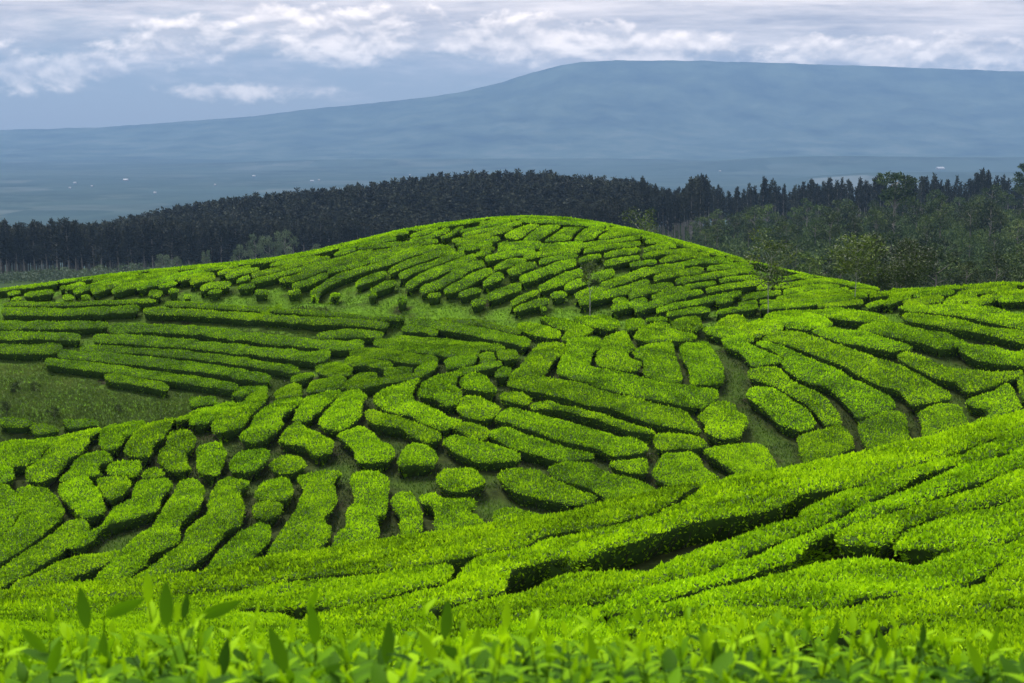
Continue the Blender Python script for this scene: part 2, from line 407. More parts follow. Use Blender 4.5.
def grid_S(x, y):
    u = np.clip((np.asarray(x, float) - GX0) / GS, 0, len(gx) - 1.001); v = np.clip((np.asarray(y, float) - GY0) / GS, 0, len(gy) - 1.001)
    i = u.astype(int); j = v.astype(int); u = u - i; v = v - j
    return (GZ[i, j] * (1 - u) + GZ[i + 1, j] * u) * (1 - v) + (GZ[i, j + 1] * (1 - u) + GZ[i + 1, j + 1] * u) * v
HH = 0.37      # height of the clipped hedges
def S(x, y):
    """hedge-top surface"""
    return grid_S(x, y)
def G(x, y):
    """ground"""
    x = np.asarray(x, float); y = np.asarray(y, float)
    k = ss(76, 92, y)
    near = S(x, y) - HH
    if np.any(k > 0): return near * (1 - k) + far_h(x, y) * k
    return near

def project(px, py, ymin, ymax=80.0):
    """where the view ray through (px,py) first meets the hedge-top surface beyond ymin"""
    rx, rz = ray(px, py); rx = np.atleast_1d(rx); rz = np.atleast_1d(rz)
    Ys = np.arange(ymin, ymax, 0.05)
    D = rz[:, None] * Ys[None] - S(rx[:, None] * Ys[None], np.broadcast_to(Ys, (len(rx), len(Ys))))
    out = []
    for d in D:
        neg = np.where((d[1:] <= 0) & (d[:-1] > 0))[0]
        if d[0] > 0 and len(neg): 
            i = neg[0]; out.append(Ys[i] + 0.05 * d[i] / (d[i] - d[i + 1]))
        elif d[0] <= 0:
            out.append(Ys[0])                       # hidden behind the slope in front
        else: out.append(Ys[np.argmin(np.abs(d))])  # grazes the crest
    out = np.array(out)
    return rx * out, out

# ------------------------------------------------------------------ hedges: outlines of every clipped row
# zone | layer start distance | entries: polygons "x,y x,y ..." or strips "sW: x,y x,y ..."
ZONES = {
'F': (7.0, """
-10,592 100,581 200,571 256,557 331,547 376,539 441,532 512,520 542,512 605,501 665,489 700,481 674,498 650,511 625,519 587,528 542,534 525,543 481,549 446,558 396,566 356,571 300,576 256,583 200,587 100,594 -10,603
-10,607 100,598 200,591 256,587 300,581 356,576 396,571 446,564 452,568 444,579 406,589 368,598 331,604 281,607 200,607 70,607 -10,614
300,613 331,608 368,602 406,594 446,584 458,572 478,554 525,547 542,539 587,533 625,524 653,516 678,502 708,484 736,474 805,464 876,449 912,442 971,425 1009,415 1040,408 1040,421 1009,430 995,436 966,447 941,454 919,459 894,467 870,477 837,484 794,492 782,499 749,508 692,519 663,528 655,532 630,541 582,556 572,550 542,557 507,569 503,590 468,598 431,606 388,609 340,621
440,616 468,604 506,598 530,589 562,577 600,569 635,566 661,569 668,575 640,587 600,598 585,600 542,610 520,616 486,624 450,630
650,563 672,554 695,546 736,535 768,522 796,516 801,505 825,496 856,484 894,470 919,462 941,458 966,450 995,439 1040,425 1040,438 1000,448 975,456 951,464 912,475 885,487 858,500 833,511 815,521 794,532 768,542 743,550 720,559 700,568 680,573 658,574
592,606 640,591 677,577 700,573 722,563 745,555 770,547 796,537 817,526 835,516 858,506 885,492 903,487 937,476 951,469 975,460 1000,453 1040,441 1040,455 1002,469 975,481 951,486 912,498 890,506 865,516 840,520 832,528 813,536 800,552 775,562 740,572 705,583 655,598 607,611
843,523 866,519 890,511 912,504 951,492 975,487 1002,475 1040,459 1040,488 1005,497 963,507 921,517 900,525 893,536 880,542 842,540 837,531
893,545 903,531 921,522 963,511 1005,501 1040,492 1040,531 1005,537 985,543 960,546 941,545 915,543
609,616 655,603 705,590 736,583 770,576 800,566 824,563 836,558 869,556 890,561 902,569 925,562 941,552 962,550 987,547 1006,541 1040,535 1040,553 1000,561 988,572 960,581 930,589 886,593 840,600 800,599 760,600 736,599 680,608 640,619 617,627
642,622 680,612 736,603 760,604 800,603 840,605 886,598 930,593 960,586 990,577 1002,567 1040,558 1040,596 1011,601 976,607 949,613 900,622 840,632 760,640 700,644 640,644
1040,603 1011,606 976,612 949,618 900,628 850,640 850,655 1040,655
455,634 486,629 520,619 545,613 585,604 600,606 605,616 612,630 632,642 620,655 440,655
-10,618 70,611 150,611 281,611 300,617 340,626 388,614 431,611 438,617 446,632 432,655 -10,655
"""),
'L': (27.5, """
-8,444 35,440 76,432 55,442 42,449 37,459 29,463 12,465 -8,460
74,433 102,429 88,435 87,442 78,452 66,457 63,464 51,475 39,480 27,477 29,467 42,459 47,450 59,441
-8,465 13,466 15,478 0,481 -8,480
102,430 125,424 146,422 135,429 123,437 119,446 105,448 99,444 100,435
135,430 148,423 176,417 168,427 163,437 152,442 150,454 137,456 125,451 128,441 134,433
86,451 107,450 113,458 98,463 96,467 100,475 59,479 60,474 72,466 74,459
109,464 117,461 139,460 141,468 135,474 109,474
143,470 156,466 165,473 156,477 143,476
170,432 188,429 195,437 193,446 184,451 188,461 192,467 172,469 160,461 159,451 168,443
189,419 213,407 217,401 235,401 229,409 213,418 209,422 192,424
176,418 209,406 213,409 188,417 178,421
213,426 219,413 244,402 266,400 254,409 248,416 244,424 225,433 215,431
241,435 252,425 256,413 268,405 278,399 305,396 297,403 289,409 280,415 283,423 274,432 258,442 243,439
297,409 305,397 340,389 334,396 325,403 317,412 307,419 293,418
283,431 297,419 307,427 317,431 332,441 332,450 317,454 305,446 289,441 280,439
340,392 356,388 367,394 360,401 360,417 342,427 325,427 319,421 328,409 336,401
336,431 361,425 375,433 392,445 394,453 388,460 358,461 352,444 342,438
197,445 219,441 227,452 222,462 219,473 201,472 199,458
231,458 239,451 264,446 269,452 264,462 254,469 233,469
270,462 285,455 301,458 304,466 289,470 274,469
219,480 229,475 246,478 250,482 239,489 242,509 240,522 225,527 217,538 205,552 192,562 165,574 130,582 158,562 180,544 194,522 207,513 211,497 217,487
180,481 197,479 205,489 199,507 181,519 178,527 179,537 168,545 152,551 143,566 120,580 90,584 109,564 125,547 137,534 154,525 162,511 172,496
256,493 264,478 285,476 293,489 289,497 274,499 258,496
253,505 266,501 281,503 278,511 266,516 252,515
244,528 258,519 268,522 270,536 264,546 250,560 232,572 195,578 212,562 225,545
297,474 317,470 342,470 332,478 336,499 328,511 321,517 330,526 328,538 317,548 290,566 262,566 272,546 284,524 295,513 301,497 306,488
352,472 373,469 386,476 387,491 386,512 375,516 378,532 370,550 328,556 337,534 348,528 346,511 356,497 352,485
392,498 404,490 414,493 418,504 422,512 422,528 400,540 402,514 396,506
420,493 434,489 443,497 473,497 475,504 463,507 477,512 484,520 480,532 438,544 437,512 434,504 422,500
399,463 404,446 414,441 428,446 438,456 434,463 418,464 400,466
436,477 445,470 475,469 486,481 477,487 457,490 443,487
-8,484 8,482 13,492 26,498 22,508 12,522 4,533 -8,540
17,488 30,484 44,486 58,500 64,512 60,520 46,530 36,538 16,552 -8,566 -8,544 8,532 20,519 26,506 24,496
60,482 84,476 92,484 100,494 106,508 96,514 84,517 74,508 64,500 58,491
98,478 126,475 130,484 122,494 108,497 100,488
136,484 142,480 168,477 170,486 160,495 158,508 140,514 124,519 108,524 98,530 92,538 72,548 66,544 86,532 102,526 110,512 116,504 134,498
84,519 89,523 88,533 66,545 56,555 38,566 14,580 -8,588 -8,578 10,562 28,550 44,540 60,528 70,521
98,552 116,549 116,557 104,564 82,572 60,580 30,588 8,592 20,580 44,570 60,560 76,554
"""),
'M': (27.5, """
498,471 512,467 526,469 540,471 547,477 579,490 594,494 592,501 570,502 540,496 521,494 507,485
494,508 515,506 540,512 549,524 495,530
367,410 375,408 404,419 438,431 441,437 426,440 408,433 404,427 377,424 369,417
373,397 385,387 422,377 410,389 412,399 418,402 438,409 449,417 461,419 457,422 449,427 440,428 424,422 410,413 397,412 377,404
420,389 424,381 438,375 465,369 455,378 453,385 461,393 457,402 445,403 434,396 420,395
461,379 473,371 485,374 492,383 498,391 483,391 465,388 461,383
457,407 465,396 481,397 500,407 494,415 481,418 465,413
496,416 510,407 525,410 545,416 579,425 614,436 637,437 648,444 645,450 612,454 598,446 581,443 559,438 530,427 505,420
485,432 508,426 527,433 545,439 567,447 590,452 592,457 561,459 540,453 520,449 500,440
444,439 453,433 477,440 508,448 521,454 518,459 477,459 467,456 451,448
449,425 465,421 488,428 485,438 473,437 457,429
502,393 520,391 532,397 526,403 504,399
532,402 551,402 598,413 653,430 655,433 629,430 598,418 563,408 530,407
508,384 512,374 522,364 534,348 540,343 565,342 563,352 553,360 545,369 543,376 579,382 618,393 637,397 657,404 686,410 696,424 700,431 657,422 614,407 569,399 540,391
569,339 598,336 602,345 590,351 588,366 622,372 686,385 715,388 717,397 704,405 686,404 645,397 608,387 573,377 557,372 561,361 567,350
604,337 622,330 627,331 629,341 635,347 626,352 629,358 641,362 635,370 614,368 598,365 596,356 602,347
635,350 645,344 672,341 674,350 678,366 682,380 668,381 643,373 645,358 637,355
682,346 687,342 705,341 713,351 721,364 723,381 692,384 690,368 682,355
699,415 706,407 718,400 733,402 735,410 745,414 746,423 739,435 719,437 705,431 707,423
655,436 660,433 682,433 700,438 706,444 690,448 676,448 659,447
608,462 622,459 645,457 648,467 641,472 618,467
549,468 563,462 588,462 606,471 641,481 655,488 649,497 608,510 606,496 592,485 573,481 559,477
653,471 665,454 694,453 702,465 717,474 719,484 692,494 676,486 661,480 655,477
705,449 744,442 762,443 770,454 776,464 748,476 739,472 721,460 709,454
799,437 809,431 842,423 852,437 852,447 826,458 807,466 802,450
563,337 569,329 585,325 592,329 579,337 564,340
541,318 563,317 586,325 569,330 559,329 546,321
518,321 540,324 559,332 560,336 550,337 535,333 518,327
573,317 604,314 618,320 618,325 606,328 594,326 579,320
627,319 643,319 642,327 628,329
635,336 642,327 657,322 667,323 668,329 696,334 694,339 672,340 647,341 637,338
672,321 686,317 698,316 702,327 688,330 672,327
s3: 647,319 666,319
"""),
'K': (27.5, """
745,394 752,387 770,386 785,393 795,400 809,410 815,421 809,427 797,429 780,423 768,411 758,404 748,398
748,370 762,367 778,368 785,374 797,382 813,390 826,398 834,408 840,420 838,423 825,422 819,413 806,401 790,392 775,384 758,380 750,376
723,339 742,335 746,342 758,349 782,358 778,362 752,365 748,359 741,351 725,345
704,327 719,325 737,329 754,335 752,340 729,337 709,333
755,342 762,339 782,347 797,352 817,361 840,371 856,380 874,389 892,398 894,408 858,417 851,407 842,396 830,386 807,380 785,368 781,361 787,357 768,348
764,336 778,331 795,330 813,337 836,343 856,351 888,360 921,374 951,394 948,398 912,404 906,396 901,389 876,383 858,373 836,362 813,352 789,344 768,339
811,329 832,326 846,329 858,329 885,337 912,346 910,349 888,350 867,346 840,340 822,336
764,316 774,311 797,310 825,316 834,324 821,327 805,328 785,325 776,319
746,322 764,318 780,321 782,329 768,333 755,327
715,323 735,314 744,316 746,323 764,333 758,336 739,329 719,325
856,328 869,322 885,320 912,327 941,332 966,341 966,346 941,349 926,343 903,337 880,333
901,316 905,312 925,314 946,316 964,320 985,327 1035,336 1035,344 998,336 977,332 955,328 930,324 908,320
958,345 973,344 995,346 1012,351 1035,354 1035,364 1002,363 977,359 962,352
896,355 908,352 926,357 941,366 960,369 985,371 1010,372 1022,371 1020,376 998,382 966,391 957,381 937,377 924,370 905,362
964,400 995,389 1009,383 1016,398 1022,408 1000,419 970,424 988,415 992,407 973,405
1018,378 1035,374 1035,398 1021,397
919,412 937,404 959,405 964,416 969,426 926,439 924,423
857,423 876,414 896,410 905,416 910,437 881,448 865,445
798,310 815,310 835,307 855,310 878,314 889,318 872,321 850,319 822,314
897,306 915,305 955,304 978,305 1001,309 1015,314 1035,319 1035,330 1010,325 978,319 953,314 932,312 912,310
s4: 871,295 900,292.5 916,292
s4: 868,305 885,301
s5: 886,302 894,300 902,297
s4: 890,297 910,296
s4: 916,295 953,292
s6: 905,303 917,302 927,299 942,298
s6: 945,302 964,298 976,296
s4: 957,295 970,292 1001,289 1015,286.5
s6: 969,303 987,298.5 1000,294.5 1035,291
s4: 1000,299 1035,297
s4: 893,290 915,290 943,287.5 958,286
s4: 962,286 1000,283.5 1035,283.5
"""),
'T': (38.0, """
s3: 4,303.5 60,303 110,301.5 155,299.5
s6: 2,310.5 60,311 100,310 138,307
s6: 143,309.5 180,311 240,314.5 290,318.5 345,321 388,324
s4: 165,302.5 200,304 260,308 320,312.5 375,317 405,316.5
s7: -8,324.5 60,324 108,324
s8: 110,328 150,327 200,329 220,332 262,337 300,341 340,344.5 364,343
s7: -8,334 45,335 80,337
s8: 92,338 130,338 200,343.5 230,347 275,352 315,356 330,352
s8: -8,347 30,349 62,347
s6: 80,348.5 130,348.5 180,352.5 220,357 260,363 298,369.5
s8: 58,353 110,357 160,361.5 200,366 240,373 270,378
s7: 45,360.5 80,364 120,369 160,375 200,380 237,386.5
s6: 105,376 130,379 168,387
s6: 318,334 350,332 382,334
s6: 402,327 420,328 438,332
s8: 410,320.5 440,323.5 480,331 510,337 530,342
s5: 440,318 480,322 520,331
s5: 395,337.5 430,340 470,344 505,347.5
s8: 375,341.5 410,346 450,350 480,350.5
s8: 350,353 380,352 410,357 438,359
s7: 345,359.5 370,361 392,365
384,369 400,366 414,367 409,373 386,378
414,370 424,361 438,361 436,368 420,376
445,359 457,355 476,354 475,362 448,368
479,353 494,351 496,360 481,362
497,350 517,348 520,357 500,359
328,362 342,361 354,368 338,374
s5: 345,386 370,382 395,378 422,373.5
s5: 458,371 480,366 502,362
495,372 503,365 511,367 510,375 496,376
315,365 334,361 352,368 350,373 332,375 317,372
s5: 292,378 313,373
275,391 290,382 301,383 303,393 275,398
309,381 342,375 346,378 336,388 308,391
338,388 356,372 376,371 378,376 366,381 350,387
231,393 252,387 250,392 241,395
247,394 266,387 268,397 254,400 247,400
s4: 238,388.5 267,387
188,396 215,395 217,402 192,406
62,418 94,418 101,424 68,428
29,425 45,421 62,429 35,434
0,416 25,417 37,423 20,426 0,424
"""),
'D': (50.0, """
s6: 312,293 325,285 334,279 340,275.5 359,270 380,264 396,258 417,251 435,247 450,247
s6: 355,284 372,277 387,272
s6: 390,271 405,263 421,258 437,253 455,250
s6: 371,291 385,284 397,281
s6: 400,276 413,269 430,264 450,256 464,252
s4: 369,294.5 377,293.5
s8: 406,286 424,276 443,268 461,261 475,256
s8: 420,290 437,284 453,275 469,266 483,262
s8: 445,290 461,284 477,275 492,269
s5: 428,295 441,293
s6: 459,294 474,289 482,289
s6: 471,303 485,300
s6: 397,300 407,299
s7: 484,283 493,277 503,275
s8: 487,297 501,291 521,285
s6: 511,303 524,296 537,291
s6: 515,309 532,303 549,300
s5: 541,307 546,306.5
s6: 551,295 567,293
s7: 495,267 512,261 527,260
s7: 508,272 525,266 537,263
s9: 520,279 540,272 557,266 576,261
s8: 538,288 556,281 573,273 588,270
s8: 564,287 580,281 596,277 615,271
s7: 576,296 593,289 609,283 625,278 641,272 655,269 673,266 684,265
s7: 580,302 601,294 625,289 641,283 650,281
s5: 613,299.5 627,299.5
s6: 611,308 625,304.5 647,299.5
s7: 629,295 647,288.5 673,284
506,234 515,228 533,223 541,224 533,229 520,238 507,238
522,241 533,231 543,224.5 561,224.5 551,231 541,238.5 527,241
543,240.5 553,234 564,226.5 583,226.5 575,231 569,239 551,240.5
573,239.5 583,228.5 593,226 606,228.5 598,233 593,238.5 583,240
598,236.5 609,229.5 622,229.5 635,233 617,236.5 603,239
s3: 520,219.5 548,220.5 564,222 583,223.5 604,226
s3: 480,222.5 500,220 515,219
s3: 461,231 472,228.5 482,226 496,222.5 510,220.5
s3.5: 463,234.5 479,231 496,227 512,223.5 522,221.5
s4: 453,240 466,238.5 482,235.5 496,232 512,227
s4: 456,243.5 477,240.5 500,238
s4: 499,244.5 519,242.5 541,242.5
s4: 498,249 515,247 545,245.5 570,243.5 583,242
s4: 480,249 494,247.5
s6: 485,258 504,254 528,250.5 535,250
s4: 540,249.5 557,248 580,245.5 603,242 625,238.5 640,236
s5: 524,256 545,253 564,250 580,248.5
s4.5: 584,250 603,247 622,244.5 640,242.5
s5: 540,261 557,257 577,254.5
s5: 578,259.5 590,256.5 601,255
s5: 604,255 619,251.5 640,248.5
s5: 604,263 622,259 640,256
s3: 606,228 620,230 641,233.5 668,239.5
s3: 671,241 689,246 704,250 723,254.5
s3: 727,256 749,262
s3: 643,236.5 655,238
s3.5: 645,241 657,240.5 672,242.5
s4.5: 644,249 657,246 675,245
s4.5: 643,255 657,252 688,250.5 697,251
s5: 631,264 651,261 657,261
s5: 660,259.5 676,256.5 697,254 710,256
s5: 680,264 697,260 717,259 733,261.5
s6: 655,278 668,274 693,270 702,268.5
s5: 676,281 697,276.5 723,273 739,270 755,270.5
s4.5: 706,267.5 723,266 739,264.5 754,266.5
s4: 684,286.5 701,283.5 716,282
s4: 720,280 733,277.5 759,276.5
s6: 652,297 668,291.5 689,288
s6: 634,308 652,303.5 672,297 694,292 702,291
s5: 706,290 723,286.5 749,282.5 770,281
s5: 657,310 673,305 693,302 701,300 723,295.5 741,291.5
s4: 717,301 733,299
s5: 668,313.5 691,309.5 710,308.5
s5: 744,296.5 759,294 780,291.5
s4: 739,303.5 757,301
s4: 716,311 733,308.5 757,306
s4: 757,287 770,286
s3.5: 773,280 785,277.5 799,275 812,276.5
s4.5: 773,286.5 791,283.5 815,280 838,280 848,282
s4.5: 783,291 794,289.5 815,286 838,286
s4: 777,297.5 807,293 826,291 848,288.5
s4: 760,301 777,302 807,298 830,294.5 857,291 876,290
s3: 849,283.5 869,286.5 879,288
s4.5: 760,307 791,304.5 822,300.5 847,297 866,294
s4: 819,305 835,304 854,301 863,301
s4.5: 328,270.5 341,267.5 355,264 372,259.5 393,254 411,250 427,246.5 435,245
s5.5: 279,280 292,278 309,272 325,266.5 341,262 360,257 372,253.5 387,250.5 408,247.5 421,245
s6: 293,285 309,281 322,275.5 328,274
s4.5: 252,281 269,277 288,271 309,266.5 333,261 355,254.5 372,250
s4.5: 252,274.5 270,270 288,265.5 309,261 330,257
s4: 358,247.5 380,244.5 404,243 421,241.5 437,240
s3.5: 340,248.5 359,243.5 382,239.5 396,237.5
s3: 342,244 359,239.5 388,234.5 408,231.5
s4: 411,235.5 424,232 437,228.5
s4: 411,240 430,236.5 440,231.5 450,228.5
s3: 441,236.5 448,235.5 456,230 463,226
s2.5: 413,229 430,226.5 450,224 470,221.5
s4.5: 458,248 477,245.5 492,243
s5: 476,254 490,251
s3: 270,264 300,259.5 320,256.5
s3: 231,263.5 262,260.5 294,256.5 325,250 340,246
s3.5: 335,254 345,251 356,248.5
s5: 255,291.5 268,291
s5: 289,291 301,290
s4: 331,294 340,294
s5: 238,287 254,284.5
s5: 237,280 250,276.5
s4.5: 226,276 244,271.5 259,268
s6: 200,288 213,284 231,283.5
s4: 209,291.5 222,289.5
s4: 218,272.5 234,270 251,266
s3: 200,269.5 223,267 238,264.5
s6: 190,281.5 202,278 215,276.5
s4: 159,286 176,282
s4: 178,279 192,276 213,273
s5: 137,287.5 151,283 170,278 188,273 205,270
s6: 112,291 126,286 148,280 168,275
s5.5: 92,290.5 107,286 130,280 154,274.5 177,270
s4.5: 74,291 88,286.5 101,283 118,279 135,275.5
s3.5: 66,288 76,285 85,282.5
s3: 94,280 110,277 138,273
s5: 63,296 74,296
s5: 82,296 91,296
s6: 149,292 161,293
s4: 168,290 178,290
s4: 184,295 191,295
s3: 150,270.5 180,267.5 200,265.5 228,263
s3: 60,281 83,278 110,275 140,271.5
s3: -5,289.5 23,286 50,283 57,281.5
s3: 7,293 19,291
s4: 24,295 35,293 54,291
s3.5: 12,299 22,298
s3.5: 61,287.5 66,286
"""),
}

def parse(s):
    w = None
    if s.startswith('s'):
        a, s = s.split(':'); w = float(a[1:])
    p = np.array([[float(v) for v in q.split(',')] for q in s.split()])
    return w, p

def strip_poly(p, w):
    # resample, offset on both sides, round the ends a little
    seg = np.r_[0, np.cumsum(np.linalg.norm(np.diff(p, axis=0), axis=1))]
    n = max(3, int(seg[-1] / 7) + 2); s = np.linspace(0, seg[-1], n)
    q = np.c_[np.interp(s, seg, p[:, 0]), np.interp(s, seg, p[:, 1])]
    t = np.gradient(q, axis=0); t /= np.linalg.norm(t, axis=1)[:, None]
    nn = np.c_[-t[:, 1], t[:, 0]]
    h = np.full(n, w / 2.0) * (1 + 0.10 * rng.normal(size=n)); h[0] *= 0.75; h[-1] *= 0.7
    return np.r_[q + nn * h[:, None], (q - nn * h[:, None])[::-1]]

def chaikin(P, k=1):
    for _ in range(k):
        Q = np.roll(P, -1, axis=0)
        P = np.stack([P * 0.85 + Q * 0.15, P * 0.15 + Q * 0.85], 1).reshape(-1, 2)
    return P

def densify(P, step):
    out = []
    for a, b in zip(P, np.roll(P, -1, axis=0)):
        n = max(1, int(np.linalg.norm(b - a) / step))
        for i in range(n): out.append(a + (b - a) * i / n)
    return np.array(out)

def nearest(P, A):
    """nearest boundary point of closed polygon A for points P, and inside test"""
    B = np.roll(A, -1, axis=0); d = B - A
    best = np.full(len(P), 1e9); bp = np.zeros((len(P), 2))
    inside = np.zeros(len(P), bool)
    for a, b, e in zip(A, B, d):
        t = np.clip(((P - a) @ e) / (e @ e + 1e-12), 0, 1)
        q = a + t[:, None] * e; D = np.hypot(*(P - q).T)
        k = D < best; best[k] = D[k]; bp[k] = q[k]
        c = (a[1] > P[:, 1]) != (b[1] > P[:, 1])
        xx = a[0] + (P[:, 1] - a[1]) * e[0] / (e[1] if abs(e[1]) > 1e-12 else 1e-12)
        inside ^= c & (P[:, 0] < xx)
    return best, bp, inside

OCC = []          # hedge footprints, to keep grass out of them
HEDGE_TOTAL = 0
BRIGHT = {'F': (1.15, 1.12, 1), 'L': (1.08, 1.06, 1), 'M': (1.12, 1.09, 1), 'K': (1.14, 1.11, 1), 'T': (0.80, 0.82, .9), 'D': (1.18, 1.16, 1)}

def build_hedge(poly, zone):
    """poly: world xy outline of the clipped top"""
    global HEDGE_TOTAL
    c0 = poly.mean(0); dist = max(c0[1], 6.0)
    cell = 0.10 if zone != 'F' else 0.12
    P = densify(chaikin(poly, 1), 0.35); P = P + np.c_[fbm(P[:, 0], P[:, 1], 0.8, 2, 21), fbm(P[:, 0], P[:, 1], 0.8, 2, 25)] * 0.20
    tt = unit(np.roll(P, -1, 0) - np.roll(P, 1, 0)); nn = np.c_[tt[:, 1], -tt[:, 0]]
    if np.sum(P[:, 0] * np.roll(P[:, 1], -1) - P[:, 1] * np.roll(P[:, 0], -1)) < 0: nn = -nn
    P = P + nn * {'F': 0.012, 'L': 0.035, 'M': 0.045, 'K': 0.045, 'T': 0.01, 'D': 0.01}[zone]
    lo = P.min(0) - 3 * cell; hi = P.max(0) + 3 * cell
    xs = np.arange(lo[0], hi[0], cell); ys = np.arange(lo[1], hi[1], cell)
    X, Y = np.meshgrid(xs, ys, indexing='ij'); sh = X.shape
    Q = np.c_[X.ravel(), Y.ravel()]
    d, bp, ins = nearest(Q, P)
    sd = np.where(ins, d, -d)
    W = cell * 1.05
    dirn = unit(bp - Q)
    top = ins; edge = (~ins) & (d <= W); low = (~ins) & (d > W)
    keep = sd > -2.6 * cell
    pos = Q.copy()
    pos[edge] = bp[edge]
    inset = min(0.20, 0.25 * math.sqrt(abs(0.5 * np.sum(P[:, 0] * np.roll(P[:, 1], -1) - P[:, 1] * np.roll(P[:, 0], -1)))))
    pos[low] = (bp + dirn * inset)[low]
    z = S(pos[:, 0], pos[:, 1])
    rough = (0.15 if zone in 'FL' else 0.13 if zone in 'MK' else 0.06) * fbm(pos[:, 0], pos[:, 1], 1.1, 4, 2) + (0.10 if zone in 'FLMK' else 0.04) * fbm(pos[:, 0], pos[:, 1], 0.42, 2, 14)
    round_ = -0.05 * np.exp(-d / 0.12)
    z = z + rough
    z[top] += round_[top]
    z[edge] += -0.07
    zg = G(pos[:, 0], pos[:, 1]) - 0.06
    z[low] = zg[low]
    idx = -np.ones(len(Q), int); kk = np.where(keep)[0]; idx[kk] = np.arange(len(kk))
    V = np.c_[pos, z][kk]
    I = idx.reshape(sh)
    f = np.stack([I[:-1, :-1], I[1:, :-1], I[1:, 1:], I[:-1, 1:]], -1).reshape(-1, 4)
    f = f[(f >= 0).all(1)]
    cls = (low[kk]).astype(int)
    f = f[cls[f].sum(1) < 4]
    if len(f) == 0: return None
    used = np.unique(f); re = -np.ones(len(V), int); re[used] = np.arange(len(used)); V = V[used]; f = re[f]; cls = cls[used]
    org = np.array([c0[0], c0[1], float(G(c0[0], c0[1]))])
    g = Geo(); gs = Geo() if zone in 'FLMK' else g; gs.add(V - org, f, 4, 0, 0.5, True)
    # leaves over the clipped surface
    a, b, c, e = V[f[:, 0]], V[f[:, 1]], V[f[:, 2]], V[f[:, 3]]
    ar = 0.5 * (np.linalg.norm(np.cross(b - a, c - a), axis=1) + np.linalg.norm(np.cross(c - a, e - a), axis=1))
    isside = cls[f].sum(1) > 0
    L0 = (0.040 + 0.00075 * dist) if zone in 'FLMK' else (0.034 + 0.00066 * dist)
    dens = {'F': 1.25, 'L': 1.15, 'M': 1.1, 'K': 1.0, 'T': 0.85, 'D': 0.85}[zone] / (L0 * L0 * 0.24)
    cent = V.mean(0)
    nrm = unit(np.cross(c - a, e - b)); nrm[nrm[:, 2] < 0] *= -1
    # most flanks carry fewer leaves, so the dark body reads as shade
    wgt = np.where(isside, 1.0 if zone == 'F' else 0.7 if zone in 'LMK' else 0.4, 1.0)
    n = rng.poisson((ar * wgt).sum() * dens); n = int(n)
    pk = rng.choice(len(f), n, p=ar * wgt / (ar * wgt).sum())
    u, v = rng.random(n)[:, None], rng.random(n)[:, None]
    p = (a[pk] * (1 - u) + b[pk] * u) * (1 - v) + (e[pk] * (1 - u) + c[pk] * u) * v
    side = isside[pk]
    N = nrm[pk]
    outw = unit(np.c_[N[:, :2], np.zeros(n)] + 1e-6)
    D = unit(rng.normal(size=(n, 3)) * 0.62 + np.where(side[:, None], outw * 0.5 + np.array([0, 0, 0.25]), np.array([0, 0, 0.85])))
    D[:, 2] = np.where(side, D[:, 2], np.abs(D[:, 2]))
    # clumpy brightness: flush shoots in patches, flank leaves tinted darker, painted as shade
    patch = fbm(p[:, 0], p[:, 1], 0.5, 3, 4) * 0.8 + fbm(p[:, 0], p[:, 1], 3.2, 2, 17) * 0.5
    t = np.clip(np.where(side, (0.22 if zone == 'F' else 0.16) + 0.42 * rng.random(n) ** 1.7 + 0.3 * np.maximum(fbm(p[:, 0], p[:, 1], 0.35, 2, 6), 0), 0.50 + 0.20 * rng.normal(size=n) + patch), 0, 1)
    Ls = L0 * rng.uniform(0.65, 1.35, n)
    # a few shoots stand proud of the clipped table
    proud = (rng.random(n) < (0.05 if zone in 'FLMK' else 0.015)) & ~side
    fr = side & (rng.random(n) < 0.35)          # leaves that break the flank outline
    Ls[fr] *= 1.45; D[fr] = unit(D[fr] * 0.5 + outw[fr] + np.array([0, 0, 0.15]))
    Ls[proud] *= 1.5; t[proud] = np.clip(t[proud] + 0.25, 0, 1)
    D[proud] = unit(D[proud] * 0.4 + np.array([0, 0, 1.0]))
    pp = p - D * (Ls * np.where(side, -0.05, 0.25))[:, None]
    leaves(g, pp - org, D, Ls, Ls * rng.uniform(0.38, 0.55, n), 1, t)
    if gs is g: gs = None
    HEDGE_TOTAL += n
    # woody stems under the skirt where the flank is open
    if zone in 'FLMK':
        B = densify(P, 0.35 if zone != 'F' else 0.22)
        k = len(B); ib = unit(c0 - B)
        for q in range(k):
            dd, bb, _ = nearest(B[q:q + 1] + ib[q] * 0.02, P)
            j = rng.normal(size=2) * 0.05
            tpt = B[q] + j * 0.6; nb = unit((B[(q + 1) % k] - B[q - 1]))[::-1] * np.array([1, -1])
            inw = nb if nearest((B[q] + nb * 0.05)[None], P)[2][0] else -nb
            base = B[q] + inw * (inset + 0.02 + 0.06 * rng.random()) + j
            zt = float(S(*tpt)) - 0.16; zb = float(G(*base)) - 0.04
            mid = (base + tpt) / 2 + rng.normal(size=2) * 0.03
            r = 0.008 if zone == 'F' else 0.012
            tube(gs, np.array([[*base, zb], [*mid, (zt + zb) / 2], [*tpt, zt]]) - org, [r * 1.3, r, r * 0.6], 3, 1)
    OCC.append(P)
    return g, gs, org, V

